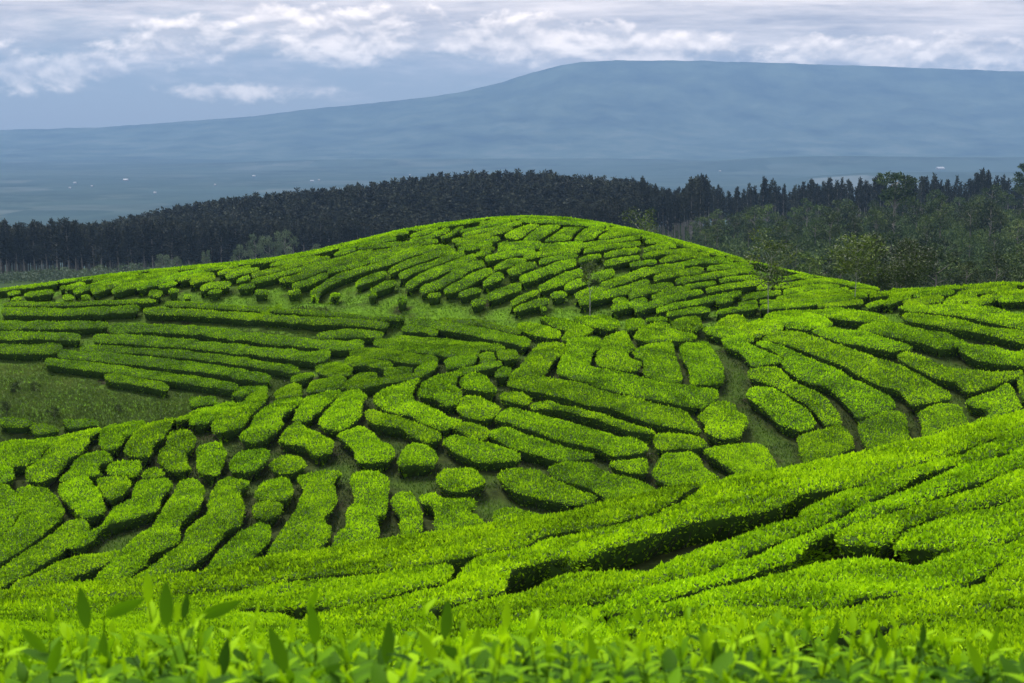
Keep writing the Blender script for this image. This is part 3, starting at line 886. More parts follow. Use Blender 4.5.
hedges = []
for zone, (ymin, txt) in ZONES.items():
    for line in txt.strip().splitlines():
        w, p = parse(line.strip())
        pix = strip_poly(p, w * (1.14 if zone == 'T' else 1.02)) if w else p
        # rows that run out of view carry on beyond it
        for lim, tgt, sg in ((1030, 1125, 1), (-3, -95, -1)):
            ed = (pix[:, 0] - lim) * sg >= 0
            if ed.any() and not ed.all():
                n_ = len(pix); new = pix.copy()
                for i in np.where(ed)[0]:
                    for st in (1, -1):
                        k = i
                        while ed[k % n_]: k += st
                        if abs(k - i) <= ed.sum():
                            u_ = pix[k % n_]; dx = pix[i, 0] - u_[0]
                            if abs(dx) > 2:
                                sl = np.clip((pix[i, 1] - u_[1]) / dx, -0.5, 0.5)
                                new[i] = (tgt, pix[i, 1] + sl * (tgt - pix[i, 0])); break
                pix = new
        pix = densify(pix, 14.0)
        x, y = project(pix[:, 0], pix[:, 1], ymin, 28.0 if zone == 'F' else 80.0)
        hedges.append([zone, pix.mean(0), (pix.max(0) - pix.min(0)), np.c_[x, y], p])

# the plantation carries on just over the crest of the far hill and of the shoulder
for r, (yc, x0, x1) in enumerate(((67.4, -27.0, 16.0), (68.9, -27.0, 14.0))):
    xa = x0 + r * 2.3
    while xa < x1:
        xb = min(xa + rng.uniform(5.0, 7.5), x1 + 1.5)
        xs_ = np.linspace(xa, xb - 0.3, 9); yc_ = yc - 0.0028 * (xs_ + 3) ** 2 * 0.6 + 0.15 * np.sin(xs_ * 0.7 + r)
        poly = np.r_[np.c_[xs_, yc_ - 0.58], np.c_[xs_, yc_ + 0.58][::-1]]
        cx = poly[:, 0].mean(); cpx = cx / yc * F + CX
        hedges.append(['D', np.array([cpx, -10.0 - r]), None, poly, None])
        xa = xb

# ------------------------------------------------------------------ labels that single each hedge out
ORD = ['first', 'second', 'third', 'fourth', 'fifth', 'sixth', 'seventh', 'eighth', 'ninth', 'tenth', 'eleventh', 'twelfth', 'thirteenth', 'fourteenth', 'fifteenth', 'sixteenth', 'seventeenth', 'eighteenth', 'nineteenth', 'twentieth']
def place_of(zone, c):
    x, y = c
    if zone == 'F': return 'on the camera slope'
    if zone == 'L':
        v = 'top' if y < 435 else 'upper' if y < 478 else 'lower' if y < 520 else 'bottom'
        return f'in {v} tier of lower left block'
    if zone == 'M':
        v = 'just below the far hill' if y < 345 else 'high on middle slope' if y < 400 else 'halfway down middle slope' if y < 445 else 'at foot of middle slope'
        return v
    if zone == 'K':
        v = 'along top of right shoulder' if y < 309 else 'high on right shoulder' if y < 345 else 'midway down right shoulder' if y < 385 else 'at foot of right shoulder'
        return v
    if zone == 'T':
        if x < 330 and y < 390: return 'on the dark terraces above the grassy hollow'
        if y > 386: return 'beside the grassy hollow'
        return 'beside the path right of the terraces' if y < 352 else 'at the dip below the terraces'
    col = 'left shoulder' if x < 230 else 'left flank' if x < 370 else 'centre left' if x < 480 else 'centre' if x < 580 else 'centre right' if x < 680 else 'right flank'
    top = np.interp(x, [0, 150, 300, 400, 540, 668, 800, 880], [289, 270, 254, 231, 217, 239, 273, 288])
    bot = np.interp(x, [0, 300, 400, 512, 680, 880], [300, 297, 303, 312, 315, 300])
    if y < 0: return 'behind far hill brow, %s row, %s' % ('first' if y > -10.5 else 'second', col)
    f = (y - top) / (bot - top)
    row = 'crest' if f < 0.16 else 'upper slope' if f < 0.4 else 'middle slope' if f < 0.68 else 'foot'
    return f'on {row} of far hill, {col}'
groups = {}
for i, h in enumerate(hedges):
    h.append(place_of(h[0], h[1])); groups.setdefault(h[5], []).append(i)
def adj(h):
    zone, c, ext, poly, p = h[:5]
    pc = poly - poly.mean(0); ev = np.linalg.eigvalsh(np.cov(pc.T))
    L = math.sqrt(ev[1]) * 3.4; asp = math.sqrt(ev[1] / max(ev[0], 1e-4))
    if L < 1.9: return 'stubby'
    if asp < 2.0: return 'blocky'
    return 'short' if L < 3.5 else 'long' if L < 8 else 'extra-long'
for plc, ids in groups.items():
    ids.sort(key=lambda i: hedges[i][1][0])
    for r, i in enumerate(ids):
        a = adj(hedges[i]); tone = 'dark green' if hedges[i][0] == 'T' else 'bright green'
        if hedges[i][0] == 'F': tone = 'bright'
        if len(ids) == 1: lab = f'{a} {tone} tea hedge {plc}'
        else: lab = f'{a} {tone} tea hedge {plc}, {ORD[r]} from left'
        hedges[i].append(lab)
GN = {'F': 'tea hedges on the camera slope', 'L': 'tea hedges of the lower left block', 'M': 'tea hedges of the middle slope', 'K': 'tea hedges of the right shoulder', 'T': 'tea hedges around the terraces', 'D': 'tea hedges of the far hill'}
for zone, c, ext, poly, p, plc, lab in hedges:
    r = build_hedge(poly, zone)
    if r is None: continue
    g, gs, org, V = r
    mats = [M_MASS, M_TEA]
    if gs is None:
        o = link('tea_hedge', g.mesh('tea_hedge', mats)); o.location = org
        kids = [o]
    else:
        o = empty('tea_hedge', org)
        f = link('foliage', g.mesh('tea_foliage', mats), o)
        s = link('inner_mass_twigs', gs.mesh('tea_mass_twigs', [M_MASS, M_STEM]), o)  # inner body of the hedge together with its twigs
        kids = [f, s]
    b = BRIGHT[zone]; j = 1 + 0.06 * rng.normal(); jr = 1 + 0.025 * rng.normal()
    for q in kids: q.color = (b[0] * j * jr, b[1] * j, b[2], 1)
    tag(o, lab, 'tea hedge', GN[zone])
print('hedges', len(hedges), 'leaves', HEDGE_TOTAL)

# ------------------------------------------------------------------ ground sheets
def occupancy(x, y):
    """1 inside a hedge footprint grid, blurred"""
    return OCCG[np.clip(((x - GX0) / 0.25).astype(int), 0, OCCG.shape[0] - 1), np.clip(((y - GY0) / 0.25).astype(int), 0, OCCG.shape[1] - 1)]
OCCG = np.zeros((int((GX1 - GX0) / 0.25) + 1, int((GY1 - GY0) / 0.25) + 1), np.float32)
for P in OCC:
    i0, j0 = ((P.min(0) - (GX0, GY0)) / 0.25).astype(int) - 1; i1, j1 = ((P.max(0) - (GX0, GY0)) / 0.25).astype(int) + 2
    i0, j0 = max(i0, 0), max(j0, 0); i1, j1 = min(i1, OCCG.shape[0]), min(j1, OCCG.shape[1])
    if i1 <= i0 or j1 <= j0: continue
    X, Y = np.meshgrid(GX0 + 0.25 * (np.arange(i0, i1) + 0.5), GY0 + 0.25 * (np.arange(j0, j1) + 0.5), indexing='ij')
    _, _, ins = nearest(np.c_[X.ravel(), Y.ravel()], P[::2] if len(P) > 60 else P)
    OCCG[i0:i1, j0:j1] = np.maximum(OCCG[i0:i1, j0:j1], ins.reshape(X.shape))
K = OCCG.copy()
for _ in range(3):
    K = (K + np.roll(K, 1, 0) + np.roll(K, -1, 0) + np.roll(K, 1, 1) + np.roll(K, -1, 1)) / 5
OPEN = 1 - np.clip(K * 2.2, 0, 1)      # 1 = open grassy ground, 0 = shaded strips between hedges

def sheet(name, X, Y, Z, mat, attr=None):
    n, m = X.shape; I = np.arange(n * m).reshape(n, m)
    f = np.stack([I[:-1, :-1], I[1:, :-1], I[1:, 1:], I[:-1, 1:]], -1).reshape(-1, 4)
    me = make_mesh(name, np.c_[X.ravel(), Y.ravel(), Z.ravel()], f, np.full(len(f), 4), [mat], None, True)
    if attr is not None:
        a = me.attributes.new('open', 'FLOAT', 'POINT'); a.data.foreach_set('value', attr.ravel().astype(np.float32))
    o = link(name, me); o['kind'] = 'structure'
    return o
xs = np.arange(GX0, GX1 + .01, 0.3); ys = np.arange(GY0, 96, 0.3)
X, Y = np.meshgrid(xs, ys, indexing='ij')
op = OPEN[np.clip(((X - GX0) / 0.25).astype(int), 0, OPEN.shape[0] - 1), np.clip(((Y - GY0) / 0.25).astype(int), 0, OPEN.shape[1] - 1)]
Z = G(X, Y) + 0.10 * fbm(X, Y, 1.6, 3, 8) - 0.03
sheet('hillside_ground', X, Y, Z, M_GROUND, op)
yy = np.concatenate([np.linspace(90, 760, 200), np.geomspace(765, 9300, 190)[0:]])
uu = np.linspace(-0.75, 0.75, 340)
U, Y = np.meshgrid(uu, yy, indexing='ij'); X = U * (Y + 40)
Z = far_h(X, Y); k = ss(90, 96, Y); Z = Z - 0.3 * (1 - k)
Z = Z + 1.0 * fbm(X, Y, 12, 3, 4) * ss(95, 140, Y)
sheet('valley_ground', X, Y, Z, M_PLAIN)

# mountain
prof = np.array([(-1200, 133), (-300, 131), (0, 130), (60, 128.5), (100, 127.5), (200, 120.5), (260, 116), (320, 108.5), (380, 103), (430, 98), (460, 93), (500, 84), (530, 74), (560, 67), (580, 63.5), (620, 62), (700, 62.5), (760, 64.5), (830, 66.5), (900, 69), (960, 71), (1024, 73), (1300, 80), (2300, 128)])
uu = np.linspace(-0.62, 0.62, 420); vv = np.linspace(5600, 9400, 150)
U, Y = np.meshgrid(uu, vv, indexing='ij'); X = U * Y
top = -(np.interp(U * F + 512, prof[:, 0], prof[:, 1]) - HORIZ) / F * 8300 + 150
wf = np.clip((Y - 5600) / (8300 - 5600), 0, 1); wb = np.clip((9400 - Y) / (9400 - 8300), 0, 1)
shape = np.where(Y < 8300, wf ** 1.9, wb ** 0.9)
gul = fbm(X * 1.6, Y * 0.35, 520, 5, 12)
Z = -158 + (top + 8) * shape + 260 * gul * shape * (1 - shape) * 2 * np.clip(top / 400, 0.1, 1) + 8 * fbm(X, Y, 100, 4, 3) * shape + 7 * fbm(X, Y * 0.3, 45, 2, 13) * shape
m = sheet('mountain', X, Y, Z, M_MOUNT)

# ------------------------------------------------------------------ grass
def scatter_grass(name, n, xr, yr, L, keepf, seed=1):
    g = Geo(); x = rng.uniform(*xr, n); y = rng.uniform(*yr, n)
    k = keepf(x, y); x, y = x[k], y[k]
    z = G(x, y) + 0.10 * fbm(x, y, 1.6, 3, 8) - 0.05
    P = np.c_[x, y, z]; n = len(P)
    D = unit(rng.normal(size=(n, 3)) * 0.45 + np.array([0, 0, 1.0])); D[:, 2] = abs(D[:, 2])
    Ls = L * rng.uniform(0.5, 1.4, n)
    t = np.clip(0.42 + 0.15 * rng.normal(size=n) + 0.9 * fbm(x, y, 2.5, 3, 7) - 0.30 * ss(52, 46, y), 0, 1)
    leaves(g, P, D, Ls, Ls * 0.30, 0, t)
    o = link(name, g.mesh(name, [M_GRASS])); tag(o, None, None, None, 'stuff')
    return o
def opening(x, y): return OPEN[np.clip(((x - GX0) / 0.25).astype(int), 0, OPEN.shape[0] - 1), np.clip(((y - GY0) / 0.25).astype(int), 0, OPEN.shape[1] - 1)]
o = scatter_grass('grass', 520000, (-27, 27), (27, 70), 0.085, lambda x, y: (opening(x, y) > 0.35 * rng.random(len(x)) + 0.3) & (abs(x) < 0.42 * y) & ~((x < -7.5) & (x < -9 + 0.35 * (y - 44)) & (y > 43) & (y < 57)))
tag(o, 'short grass growing on the open ground between the tea hedges', 'grass')
HOL = lambda x, y: (x < -7.5) & (x < -9 + 0.35 * (y - 44)) & (y > 43) & (y < 57)
M_DRY = leaf_material('dry_grass', (0.035, 0.058, 0.012), (0.085, 0.14, 0.022), (0.17, 0.21, 0.05), transl=0.2, patch=0.9)
o = scatter_grass('rough_grass', 150000, (-24, -7), (43, 57), 0.11, lambda x, y: (opening(x, y) > 0.5) & HOL(x, y) & (abs(x) < 0.43 * y))
o.data.materials.clear(); o.data.materials.append(M_DRY)
tag(o, 'rough olive and brown grass covering the hollow below the dark terraces', 'grass')
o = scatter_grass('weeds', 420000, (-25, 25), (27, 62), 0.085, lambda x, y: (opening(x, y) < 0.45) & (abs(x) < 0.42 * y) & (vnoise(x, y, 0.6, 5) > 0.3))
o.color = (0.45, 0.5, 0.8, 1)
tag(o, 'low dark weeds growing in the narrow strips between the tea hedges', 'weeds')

# ------------------------------------------------------------------ near tea bush: shoots with real leaves
def leaf_shape(g, base, d, up, L, W, bend, tint, mat=0):
    """one tea leaf: pointed ellipse, folded along the midrib, bending over"""
    d = unit(np.array(d, float)); s = unit(np.cross(d, up)); n = np.cross(s, d)
    k = 9; V = []; 
    for i in range(k):
        t = i / (k - 1)
        w = W * 0.5 * (math.sin(math.pi * min(1, t ** 0.85)) ** 0.8 if 0 < t < 1 else 0.0)
        c = np.array(base) + d * L * t + n * (-bend * L * t * t)
        fold = 0.28 * w; wave = 0.03 * W * math.sin(t * 11)
        V += [c - s * w + n * (fold + wave), c, c + s * w + n * (fold - wave)]
    f = []
    for i in range(k - 1):
        a = i * 3; f += [(a, a + 1, a + 4, a + 3), (a + 1, a + 2, a + 5, a + 4)]
    g.add(V, f, 4, mat, tint, True)

def shoot(gl, gst, base, h, lean, tone, big=1.0):
    """a stem with alternate leaves and a pointed bud"""
    top = np.array(base) + np.array([lean[0], lean[1], 1.0]) * h
    mid = (np.array(base) + top) / 2 + rng.normal(size=3) * 0.006
    tube(gst, [base, mid, top], [0.0022, 0.0018, 0.0012], 4)
    n = random.choice([4, 5, 5, 6])
    a0 = random.random() * 6.28
    for i in range(n):
        t = 0.25 + 0.75 * i / (n - 1)
        p = np.array(base) * (1 - t) + top * t
        a = a0 + i * 2.4; el = 0.15 + 0.95 * t + random.uniform(-0.4, 0.35)
        d = (math.cos(a) * math.cos(el), math.sin(a) * math.cos(el), math.sin(el))
        L = big * (0.070 - 0.028 * t) * random.uniform(0.8, 1.25)
        leaf_shape(gl, p, d, (0, 0, 1), L, L * random.uniform(0.34, 0.44), random.uniform(0.05, 0.75), float(np.clip(tone + (t - 0.6) * 0.55 + random.gauss(0, 0.12), 0, 1)))
    d = (lean[0] * 0.5 + random.gauss(0, .1), lean[1] * 0.5, 1.0)
    leaf_shape(gl, top, d, (0, 1, 0), 0.038 * big, 0.009 * big, 0.05, min(1, tone + 0.35))

def near_top(x, y): return float(S(x, y))
bushes = [
 (-1.9, -0.62, 2.35, 3.9, 'leafy tea bush with the tallest shoots, leftmost of three close to the camera'),
 (-0.62, 0.55, 2.2, 3.8, 'leafy tea bush close to the camera, middle one of three'),
 (0.55, 1.9, 2.3, 3.9, 'leafy tea bush close to the camera, rightmost of three'),
]
NB = {}
for bi, (x0, x1, y0, y1, lab) in enumerate(bushes):
    gl, gst = Geo(), Geo()
    nsh = int(290 * (x1 - x0) * (y1 - y0) / 2.4)
    for _ in range(nsh):
        x = random.uniform(x0, x1); y = y0 + (y1 - y0) * random.random() ** 1.15
        if abs(x) > 0.42 * y + 0.15: continue
        z = near_top(x, y)
        h = random.uniform(0.09, 0.18)
        shoot(gl, gst, (x, y, z - 0.145 + 0.10 * float(fbm(x, y, 0.5, 2, 31)) + random.gauss(0, 0.030)), h, (random.gauss(0, 0.32), random.gauss(0, 0.32)), random.gauss(0.60, 0.17))
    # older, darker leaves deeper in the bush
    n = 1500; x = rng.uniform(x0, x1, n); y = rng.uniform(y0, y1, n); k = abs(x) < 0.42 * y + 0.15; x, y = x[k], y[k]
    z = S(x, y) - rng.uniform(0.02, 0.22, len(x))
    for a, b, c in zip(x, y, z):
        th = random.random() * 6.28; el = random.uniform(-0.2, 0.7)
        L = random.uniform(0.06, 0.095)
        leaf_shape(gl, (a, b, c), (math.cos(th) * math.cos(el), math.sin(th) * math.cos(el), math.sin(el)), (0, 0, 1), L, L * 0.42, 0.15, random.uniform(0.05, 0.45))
    NB[bi] = (gl, gst, x0, x1, y0, y1, lab)
for _ in range(70):      # scattered big old leaves, dark and leathery
    bi = random.randrange(3); x0, x1, y0, y1 = NB[bi][2:6]; x = random.uniform(x0, x1); y = random.uniform(y0, y0 + 0.9)
    th = random.random() * 6.28; L = random.uniform(0.07, 0.10)
    leaf_shape(NB[bi][0], (x, y, near_top(x, y) - random.uniform(-0.01, 0.06)), (math.cos(th) * .7, math.sin(th) * .7, random.uniform(.3, 1)), (0, 0, 1), L, L * 0.38, 0.2, random.uniform(0.0, 0.25))
# tall old shoots rising above the table: (view x, view y of tip, distance, leaf length, leaf direction, tone)
TALL = [(80, 588, 2.9, .095, (-.12, 0, 1), .28), (144, 600, 3.0, .095, (.93, .1, .35), .45), (147, 572, 3.1, .075, (0.0, 0, 1), .8), (166, 582, 2.8, .10, (.03, 0, 1), .30),
        (178, 600, 2.8, .05, (.1, 0, 1), .85), (241, 602, 3.1, .10, (.92, .1, .33), .35), (188, 594, 2.9, .06, (.2, 0, .9), .10), (311, 604, 2.8, .09, (-.1, 0, 1), .45),
        (449, 600, 2.9, .09, (.12, 0, 1), .25), (508, 600, 2.9, .07, (.1, 0, 1), .85), (318, 588, 3.0, .06, (.4, 0, .9), .6), (228, 640, 2.6, .08, (.2, 0, .9), .08),
        (270, 628, 2.7, .10, (-.3, 0, .9), .35), (390, 622, 2.7, .09, (.1, 0, 1), .2), (640, 605, 3.1, .05, (.2, 0, 1), .7), (700, 630, 2.7, .085, (-.35, 0, .9), .7),
        (718, 640, 2.7, .07, (.1, 0, 1), .15), (840, 620, 2.9, .07, (.3, 0, .9), .3), (925, 622, 3.0, .06, (.1, 0, 1), .15), (880, 630, 2.8, .07, (-.2, 0, .9), .5), (1000, 628, 2.8, .06, (.3, 0, .8), .6),
        (60, 640, 2.7, .08, (.3, 0, .9), .5), (20, 628, 2.9, .08, (-.6, 0, .6), .55), (104, 632, 2.8, .07, (.1, 0, 1), .35), (590, 632, 2.8, .07, (-.1, 0, 1), .65), (970, 640, 2.6, .08, (-.3, 0, .9), .7),
        (770, 632, 2.8, .07, (.2, 0, 1), .55), (540, 622, 2.9, .07, (.5, 0, .8), .75), (420, 632, 2.7, .08, (-.4, 0, .8), .8), (480, 628, 2.8, .075, (.2, 0, 1), .7)]
for (px, py, Yd, L, d, tone) in TALL:
    rx, rz = ray(px, py); tip = np.array([rx * Yd, Yd, rz * Yd]); d = unit(np.array(d, float))
    base = tip - d * L * np.array([1, 1, 1.0])
    bi = 0 if base[0] < -0.62 else 1 if base[0] < 0.55 else 2
    gl, gst = NB[bi][:2]
    leaf_shape(gl, base, d, (0.3, -1, 0.2), L, L * 0.30, 0.14, tone)
    foot = np.array([base[0] + random.gauss(0, .02), base[1] + 0.02, near_top(base[0], base[1]) - 0.12])
    tube(gst, [foot, (foot + base) / 2 + rng.normal(size=3) * 0.008, base], [0.0028, 0.0022, 0.0016], 5)
    for k in range(2):
        t = random.uniform(0.35, 0.85); p = foot * (1 - t) + base * t; a = random.random() * 6.28
        leaf_shape(gl, p, (math.cos(a), math.sin(a) * 0.6, 0.8), (0, 0, 1), L * 0.75, L * 0.3, 0.25, min(1, tone + random.uniform(0, .3)))
for bi in NB:
    gl, gst, x0, x1, y0, y1, lab = NB[bi]
    org = np.array([(x0 + x1) / 2, (y0 + y1) / 2, float(G((x0 + x1) / 2, (y0 + y1) / 2))])
    o = empty('tea_bush', org); tag(o, lab, 'tea bush', 'tea bushes close to the camera')
    for vv_, ff_, ll_ in zip(gst.V, gst.Fi, gst.L):
        gl.V.append(vv_); gl.Fi.append(ff_ + gl.n); gl.L.append(ll_); gl.M.append(np.zeros(len(ll_), int)); gl.T.append(np.full(len(ll_), 0.35)); gl.S.append(np.ones(len(ll_), bool))
    gl.n += gst.n
    for gg, nm, mt in ((gl, 'foliage', M_TEA_NEAR),):
        gg.V = [v - org for v in gg.V]
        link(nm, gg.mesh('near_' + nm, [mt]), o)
    # dense inner body of the bush down to the ground
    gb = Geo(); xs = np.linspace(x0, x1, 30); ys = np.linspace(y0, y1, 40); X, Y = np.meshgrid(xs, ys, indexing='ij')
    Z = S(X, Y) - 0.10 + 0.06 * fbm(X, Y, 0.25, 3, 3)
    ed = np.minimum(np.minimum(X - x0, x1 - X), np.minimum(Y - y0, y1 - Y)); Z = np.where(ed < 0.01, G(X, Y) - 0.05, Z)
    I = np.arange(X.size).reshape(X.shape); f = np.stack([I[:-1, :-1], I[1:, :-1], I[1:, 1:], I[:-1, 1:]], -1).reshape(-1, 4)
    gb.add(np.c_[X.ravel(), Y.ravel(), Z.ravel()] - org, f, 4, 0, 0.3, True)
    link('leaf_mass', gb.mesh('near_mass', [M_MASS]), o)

# ------------------------------------------------------------------ trees
def pine_meshes(seed, H=16.0):
    r = np.random.default_rng(seed)
    gt, gc = Geo(), Geo()
    bx, by = r.normal(size=2) * 0.3
    pts = np.array([[0, 0, -1.0], [bx * 0.3, by * 0.3, H * 0.4], [bx, by, H * 0.97]])
    tube(gt, pts, [0.26, 0.18, 0.04], 6)
    z0 = H * r.uniform(0.36, 0.5); nw = 15
    for i in range(nw):
        t = i / (nw - 1); z = z0 + (H - z0) * t
        rad = (1.0 - t ** 1.6) ** 0.75 * r.uniform(1.5, 2.1) + 0.3
        for j in range(5 if t < 0.8 else 3):
            a = r.random() * 6.28
            rr = rad * r.uniform(0.6, 1.1)
            tip = np.array([bx * z / H + math.cos(a) * rr, by * z / H + math.sin(a) * rr, z + r.uniform(0.1, 0.7)])
            st = np.array([bx * z / H, by * z / H, z - 0.2])
            tube(gt, [st, tip], [0.05, 0.015], 3)
            k = 15; s = r.uniform(0.25, 1.05, k)[:, None]
            P = st * (1 - s) + tip * s + r.normal(size=(k, 3)) * np.array([0.28, 0.28, 0.2])
            D = unit(r.normal(size=(k, 3)) + np.array([math.cos(a), math.sin(a), 0.6]))
            leaves(gc, P, D, r.uniform(0.5, 0.9, k), r.uniform(0.22, 0.4, k), 0, np.clip(r.normal(0.45, 0.2, k) + 0.2 * (s[:, 0] - .5), 0, 1))
    return gt.mesh('pine_trunk', [M_BARK]), gc.mesh('pine_crown', [M_PINE])

def broad_meshes(seed, H=8.0, spread=3.0, bark=None, leaf=None, nb=9, per=90, lsize=0.45, z0f=0.3, trunk_r=0.16, flat=0.6):
    r = np.random.default_rng(seed); gt, gc = Geo(), Geo()
    topz = H * 0.9
    pts = [np.array([0, 0, -0.5])]
    for i in range(4): pts.append(np.array([r.normal() * 0.02 * H * i / 2, r.normal() * 0.02 * H * i / 2, topz * (i + 1) / 4.0]))
    tube(gt, pts, [trunk_r, trunk_r * 0.85, trunk_r * 0.65, trunk_r * 0.45, trunk_r * 0.2], 7)
    for i in range(nb):
        t = z0f + (1 - z0f) * (i + 0.5) / nb
        z = topz * t; a = i * 2.4 + r.random(); rr = spread * r.uniform(0.35, 1.0) * (0.75 + 0.5 * math.sin(math.pi * (t - z0f) / (1 - z0f)))* 0.75
        st = np.array([0, 0, z * 0.86]); tip = np.array([math.cos(a) * rr, math.sin(a) * rr, z + r.uniform(0.0, 0.12) * H])
        tube(gt, [st, (st + tip) / 2 + r.normal(size=3) * 0.05 * H * 0.3, tip], [trunk_r * 0.4, trunk_r * 0.28, trunk_r * 0.1], 5)
        c = tip; rad = spread * r.uniform(0.28, 0.5)
        k = per; q = unit(r.normal(size=(k, 3))) * (r.random((k, 1)) ** 0.45) * rad * np.array([1, 1, flat])
        P = c + q
        D = unit(q * 0.6 + r.normal(size=(k, 3)) * rad * 0.5 + np.array([0, 0, 0.15 * rad]))
        tn = np.clip(0.4 + r.normal(0, 0.2, k) + r.normal() * 0.16, 0, 1)
        leaves(gc, P, D, lsize * r.uniform(0.6, 1.3, k), lsize * 0.5 * r.uniform(0.7, 1.2, k), 0, tn)
    return gt.mesh('tree_trunk', [bark or M_BARK]), gc.mesh('tree_crown', [leaf or M_BROAD])

def place_tree(name, meshes, x, y, rot, sc, label, cat, group=None, colr=None, z=None):
    zz = float(G(np.array([x]), np.array([y]))[0]) if z is None else z
    o = empty(name, (x, y, zz)); o.rotation_euler = (0, 0, rot); o.scale = (sc, sc, sc) if np.isscalar(sc) else sc
    t = link('trunk', meshes[0], o); c = link('crown', meshes[1], o)
    if colr: c.color = (*colr, 1)
    tag(o, label, cat, group)
    return o

PINES = [pine_meshes(s) for s in (11, 12, 13, 14, 15)]
def gz(x, y): return float(G(np.array([x]), np.array([y]))[0])
# the front stand: every trunk stands by itself; the rows behind read as one wood
cnt = 0
PX_EDGE = 640
cands = []
for row, Yr in enumerate((383, 390, 397, 405)):
    for px in np.arange(-14, 628, 8.6 + row * 0.6):
        q = px + rng.uniform(-3, 3) ; y = Yr + rng.uniform(-3, 3)
        cands.append((q, y))
for px in np.arange(640, 1034, 9.5):       # right hand dark stand behind the scrub
    cands.append((px + rng.uniform(-3, 3), 470 + rng.uniform(-6, 6)))
rng.shuffle(cands)
front = sorted(cands[:], key=lambda c: c[1])[:296]
stand_ids = {}
ci = 0
for (q, y) in sorted(front, key=lambda c: c[0]):
    x = float(ray(q, 200)[0]) * y
    s = rng.uniform(0.9, 1.08) * (0.85 if y > 440 else 1)
    band = int(np.clip((q + 20) // 90, 0, 11))
    stand_ids[band] = stand_ids.get(band, 0) + 1
    if y > 440: lab = 'slender dark conifer in the distant stand on the ridge behind the scrub'; grp = 'conifers of the ridge stand behind the scrub'
    else:
        lab = 'tall dark pine with a bare straight trunk in the pine stand behind the hill'; grp = 'pines standing in the forest behind the hill'
    place_tree('pine_tree', PINES[ci % 5], x, y, rng.uniform(0, 6.28), (s * (0.62 if y > 440 else 1), s * (0.62 if y > 440 else 1), s), lab, 'pine tree', grp).children[1].color = (*(np.array([1, 1, 1]) * rng.uniform(0.6, 1.5)), 1); ci += 1

# the wood behind, one mass
def pine_mass():
    g = Geo(); rr = np.random.default_rng(5); n = 0
    protos = []
    for tm, cm in PINES:
        v = np.empty(len(cm.vertices) * 3, np.float32); cm.vertices.foreach_get('co', v); v = v.reshape(-1, 3)
        v4 = v.reshape(-1, 4, 3); protos.append(v4)
    Yr = 412.0
    while Yr < 560:
        for px in np.arange(-60, 1090, 7.6):
            q = px + rr.uniform(-3.5, 3.5); y = Yr + rr.uniform(-3.5, 3.5)
            if q > 705 and y < 474: continue
            x = float(ray(q, 200)[0]) * y; s = rr.uniform(0.93, 1.04)
            if q > 640: s *= 0.88 * (1.0 + 0.10 * math.sin(q * 0.11) + (0.10 if (q // 23) % 3 == 0 else 0))
            v4 = protos[n % 5]; keep = rr.random(len(v4)) < 0.42
            a = rr.random() * 6.28; c, s_ = math.cos(a), math.sin(a)
            w = v4[keep].reshape(-1, 3) * np.array([1.15, 1.15, 1])
            w = np.c_[w[:, 0] * c - w[:, 1] * s_, w[:, 0] * s_ + w[:, 1] * c, w[:, 2]]
            if q > 640: w[:, :2] *= 0.62
            # widen sparse needles so fewer carry the same cover
            W = w.reshape(-1, 4, 3); ctr = W.mean(1, keepdims=True); W = ctr + (W - ctr) * 1.45
            W = W * s + np.array([x, y, gz(x, y)])
            g.add(W.reshape(-1, 3), np.arange(len(W) * 4), 4, 0, np.clip(rr.normal(0.42, 0.2, len(W)) + rr.normal() * 0.22, 0, 1))
            tube(g, [np.array([x, y, gz(x, y) - 1]), np.array([x, y, gz(x, y) + 14 * s])], [0.22, 0.06], 4, 1)
            n += 1
        Yr += 8.5 + (Yr - 412) * 0.02
    print('pine mass', n)
    return g.mesh('pine_forest', [M_PINE, M_BARK])
o = link('pine_forest', pine_mass()); tag(o, 'dense dark pine forest covering the ridge behind the front trees', 'forest', None, 'stuff')

# pale bushes along the foot of the pines
PB = [broad_meshes(s, 5.0, 2.6, M_BARK, M_PALE, 9, 110, 0.42, 0.15) for s in (21, 22)]
pale = [(238, 247, 16), (254, 237, 20), (284, 233, 24), (268, 239, 22), (314, 246, 15), (160, 256, 20), (205, 252, 11), (174, 258, 13), (130, 264, 12), (96, 266, 16), (62, 268, 18), (80, 269, 14), (28, 272, 18), (10, 275, 16), (44, 270, 13)]
PL = ['pale grey green bushy tree at the pine edge, %s from the left' % ORD[i] for i in range(15)]
for i, (px, ptop, wpx) in enumerate(sorted(pale)):
    y = 352.0; x = float(ray(px, 200)[0]) * y
    zg = gz(x, y); h = float(ray(px, ptop)[1]) * y - zg; wd = wpx / F * y
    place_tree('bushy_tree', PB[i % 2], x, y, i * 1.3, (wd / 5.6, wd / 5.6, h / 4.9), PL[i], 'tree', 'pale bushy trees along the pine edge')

SH = [broad_meshes(s, 1.2, 0.7, M_BARK, M_BROAD, 8, 120, 0.11, 0.1, 0.03, 0.8) for s in (61, 62)]
for i, (px, py, sc, lab) in enumerate(((54, 408, 0.75, 'dark leafy shrub alone in the grassy hollow'), (14, 384, 0.8, 'dark shrub at the upper left end of the grassy hollow, under the terraces'),
        (34, 382, 0.6, 'small dark shrub under the lowest terrace, right of a bigger one'), (6, 402, 0.7, 'dark rounded shrub low at the left end of the grassy hollow'), (118, 402, 0.45, 'little shrub near the right end of the grassy hollow'))):
    X0, Y0 = project([px], [py], 43.0)
    place_tree('shrub', SH[i % 2], float(X0[0]), float(Y0[0]), i * 1.7, sc * 0.5, lab, 'shrub', None, (0.9, 0.9, 0.9), z=float(S(X0[0], Y0[0])) - HH)

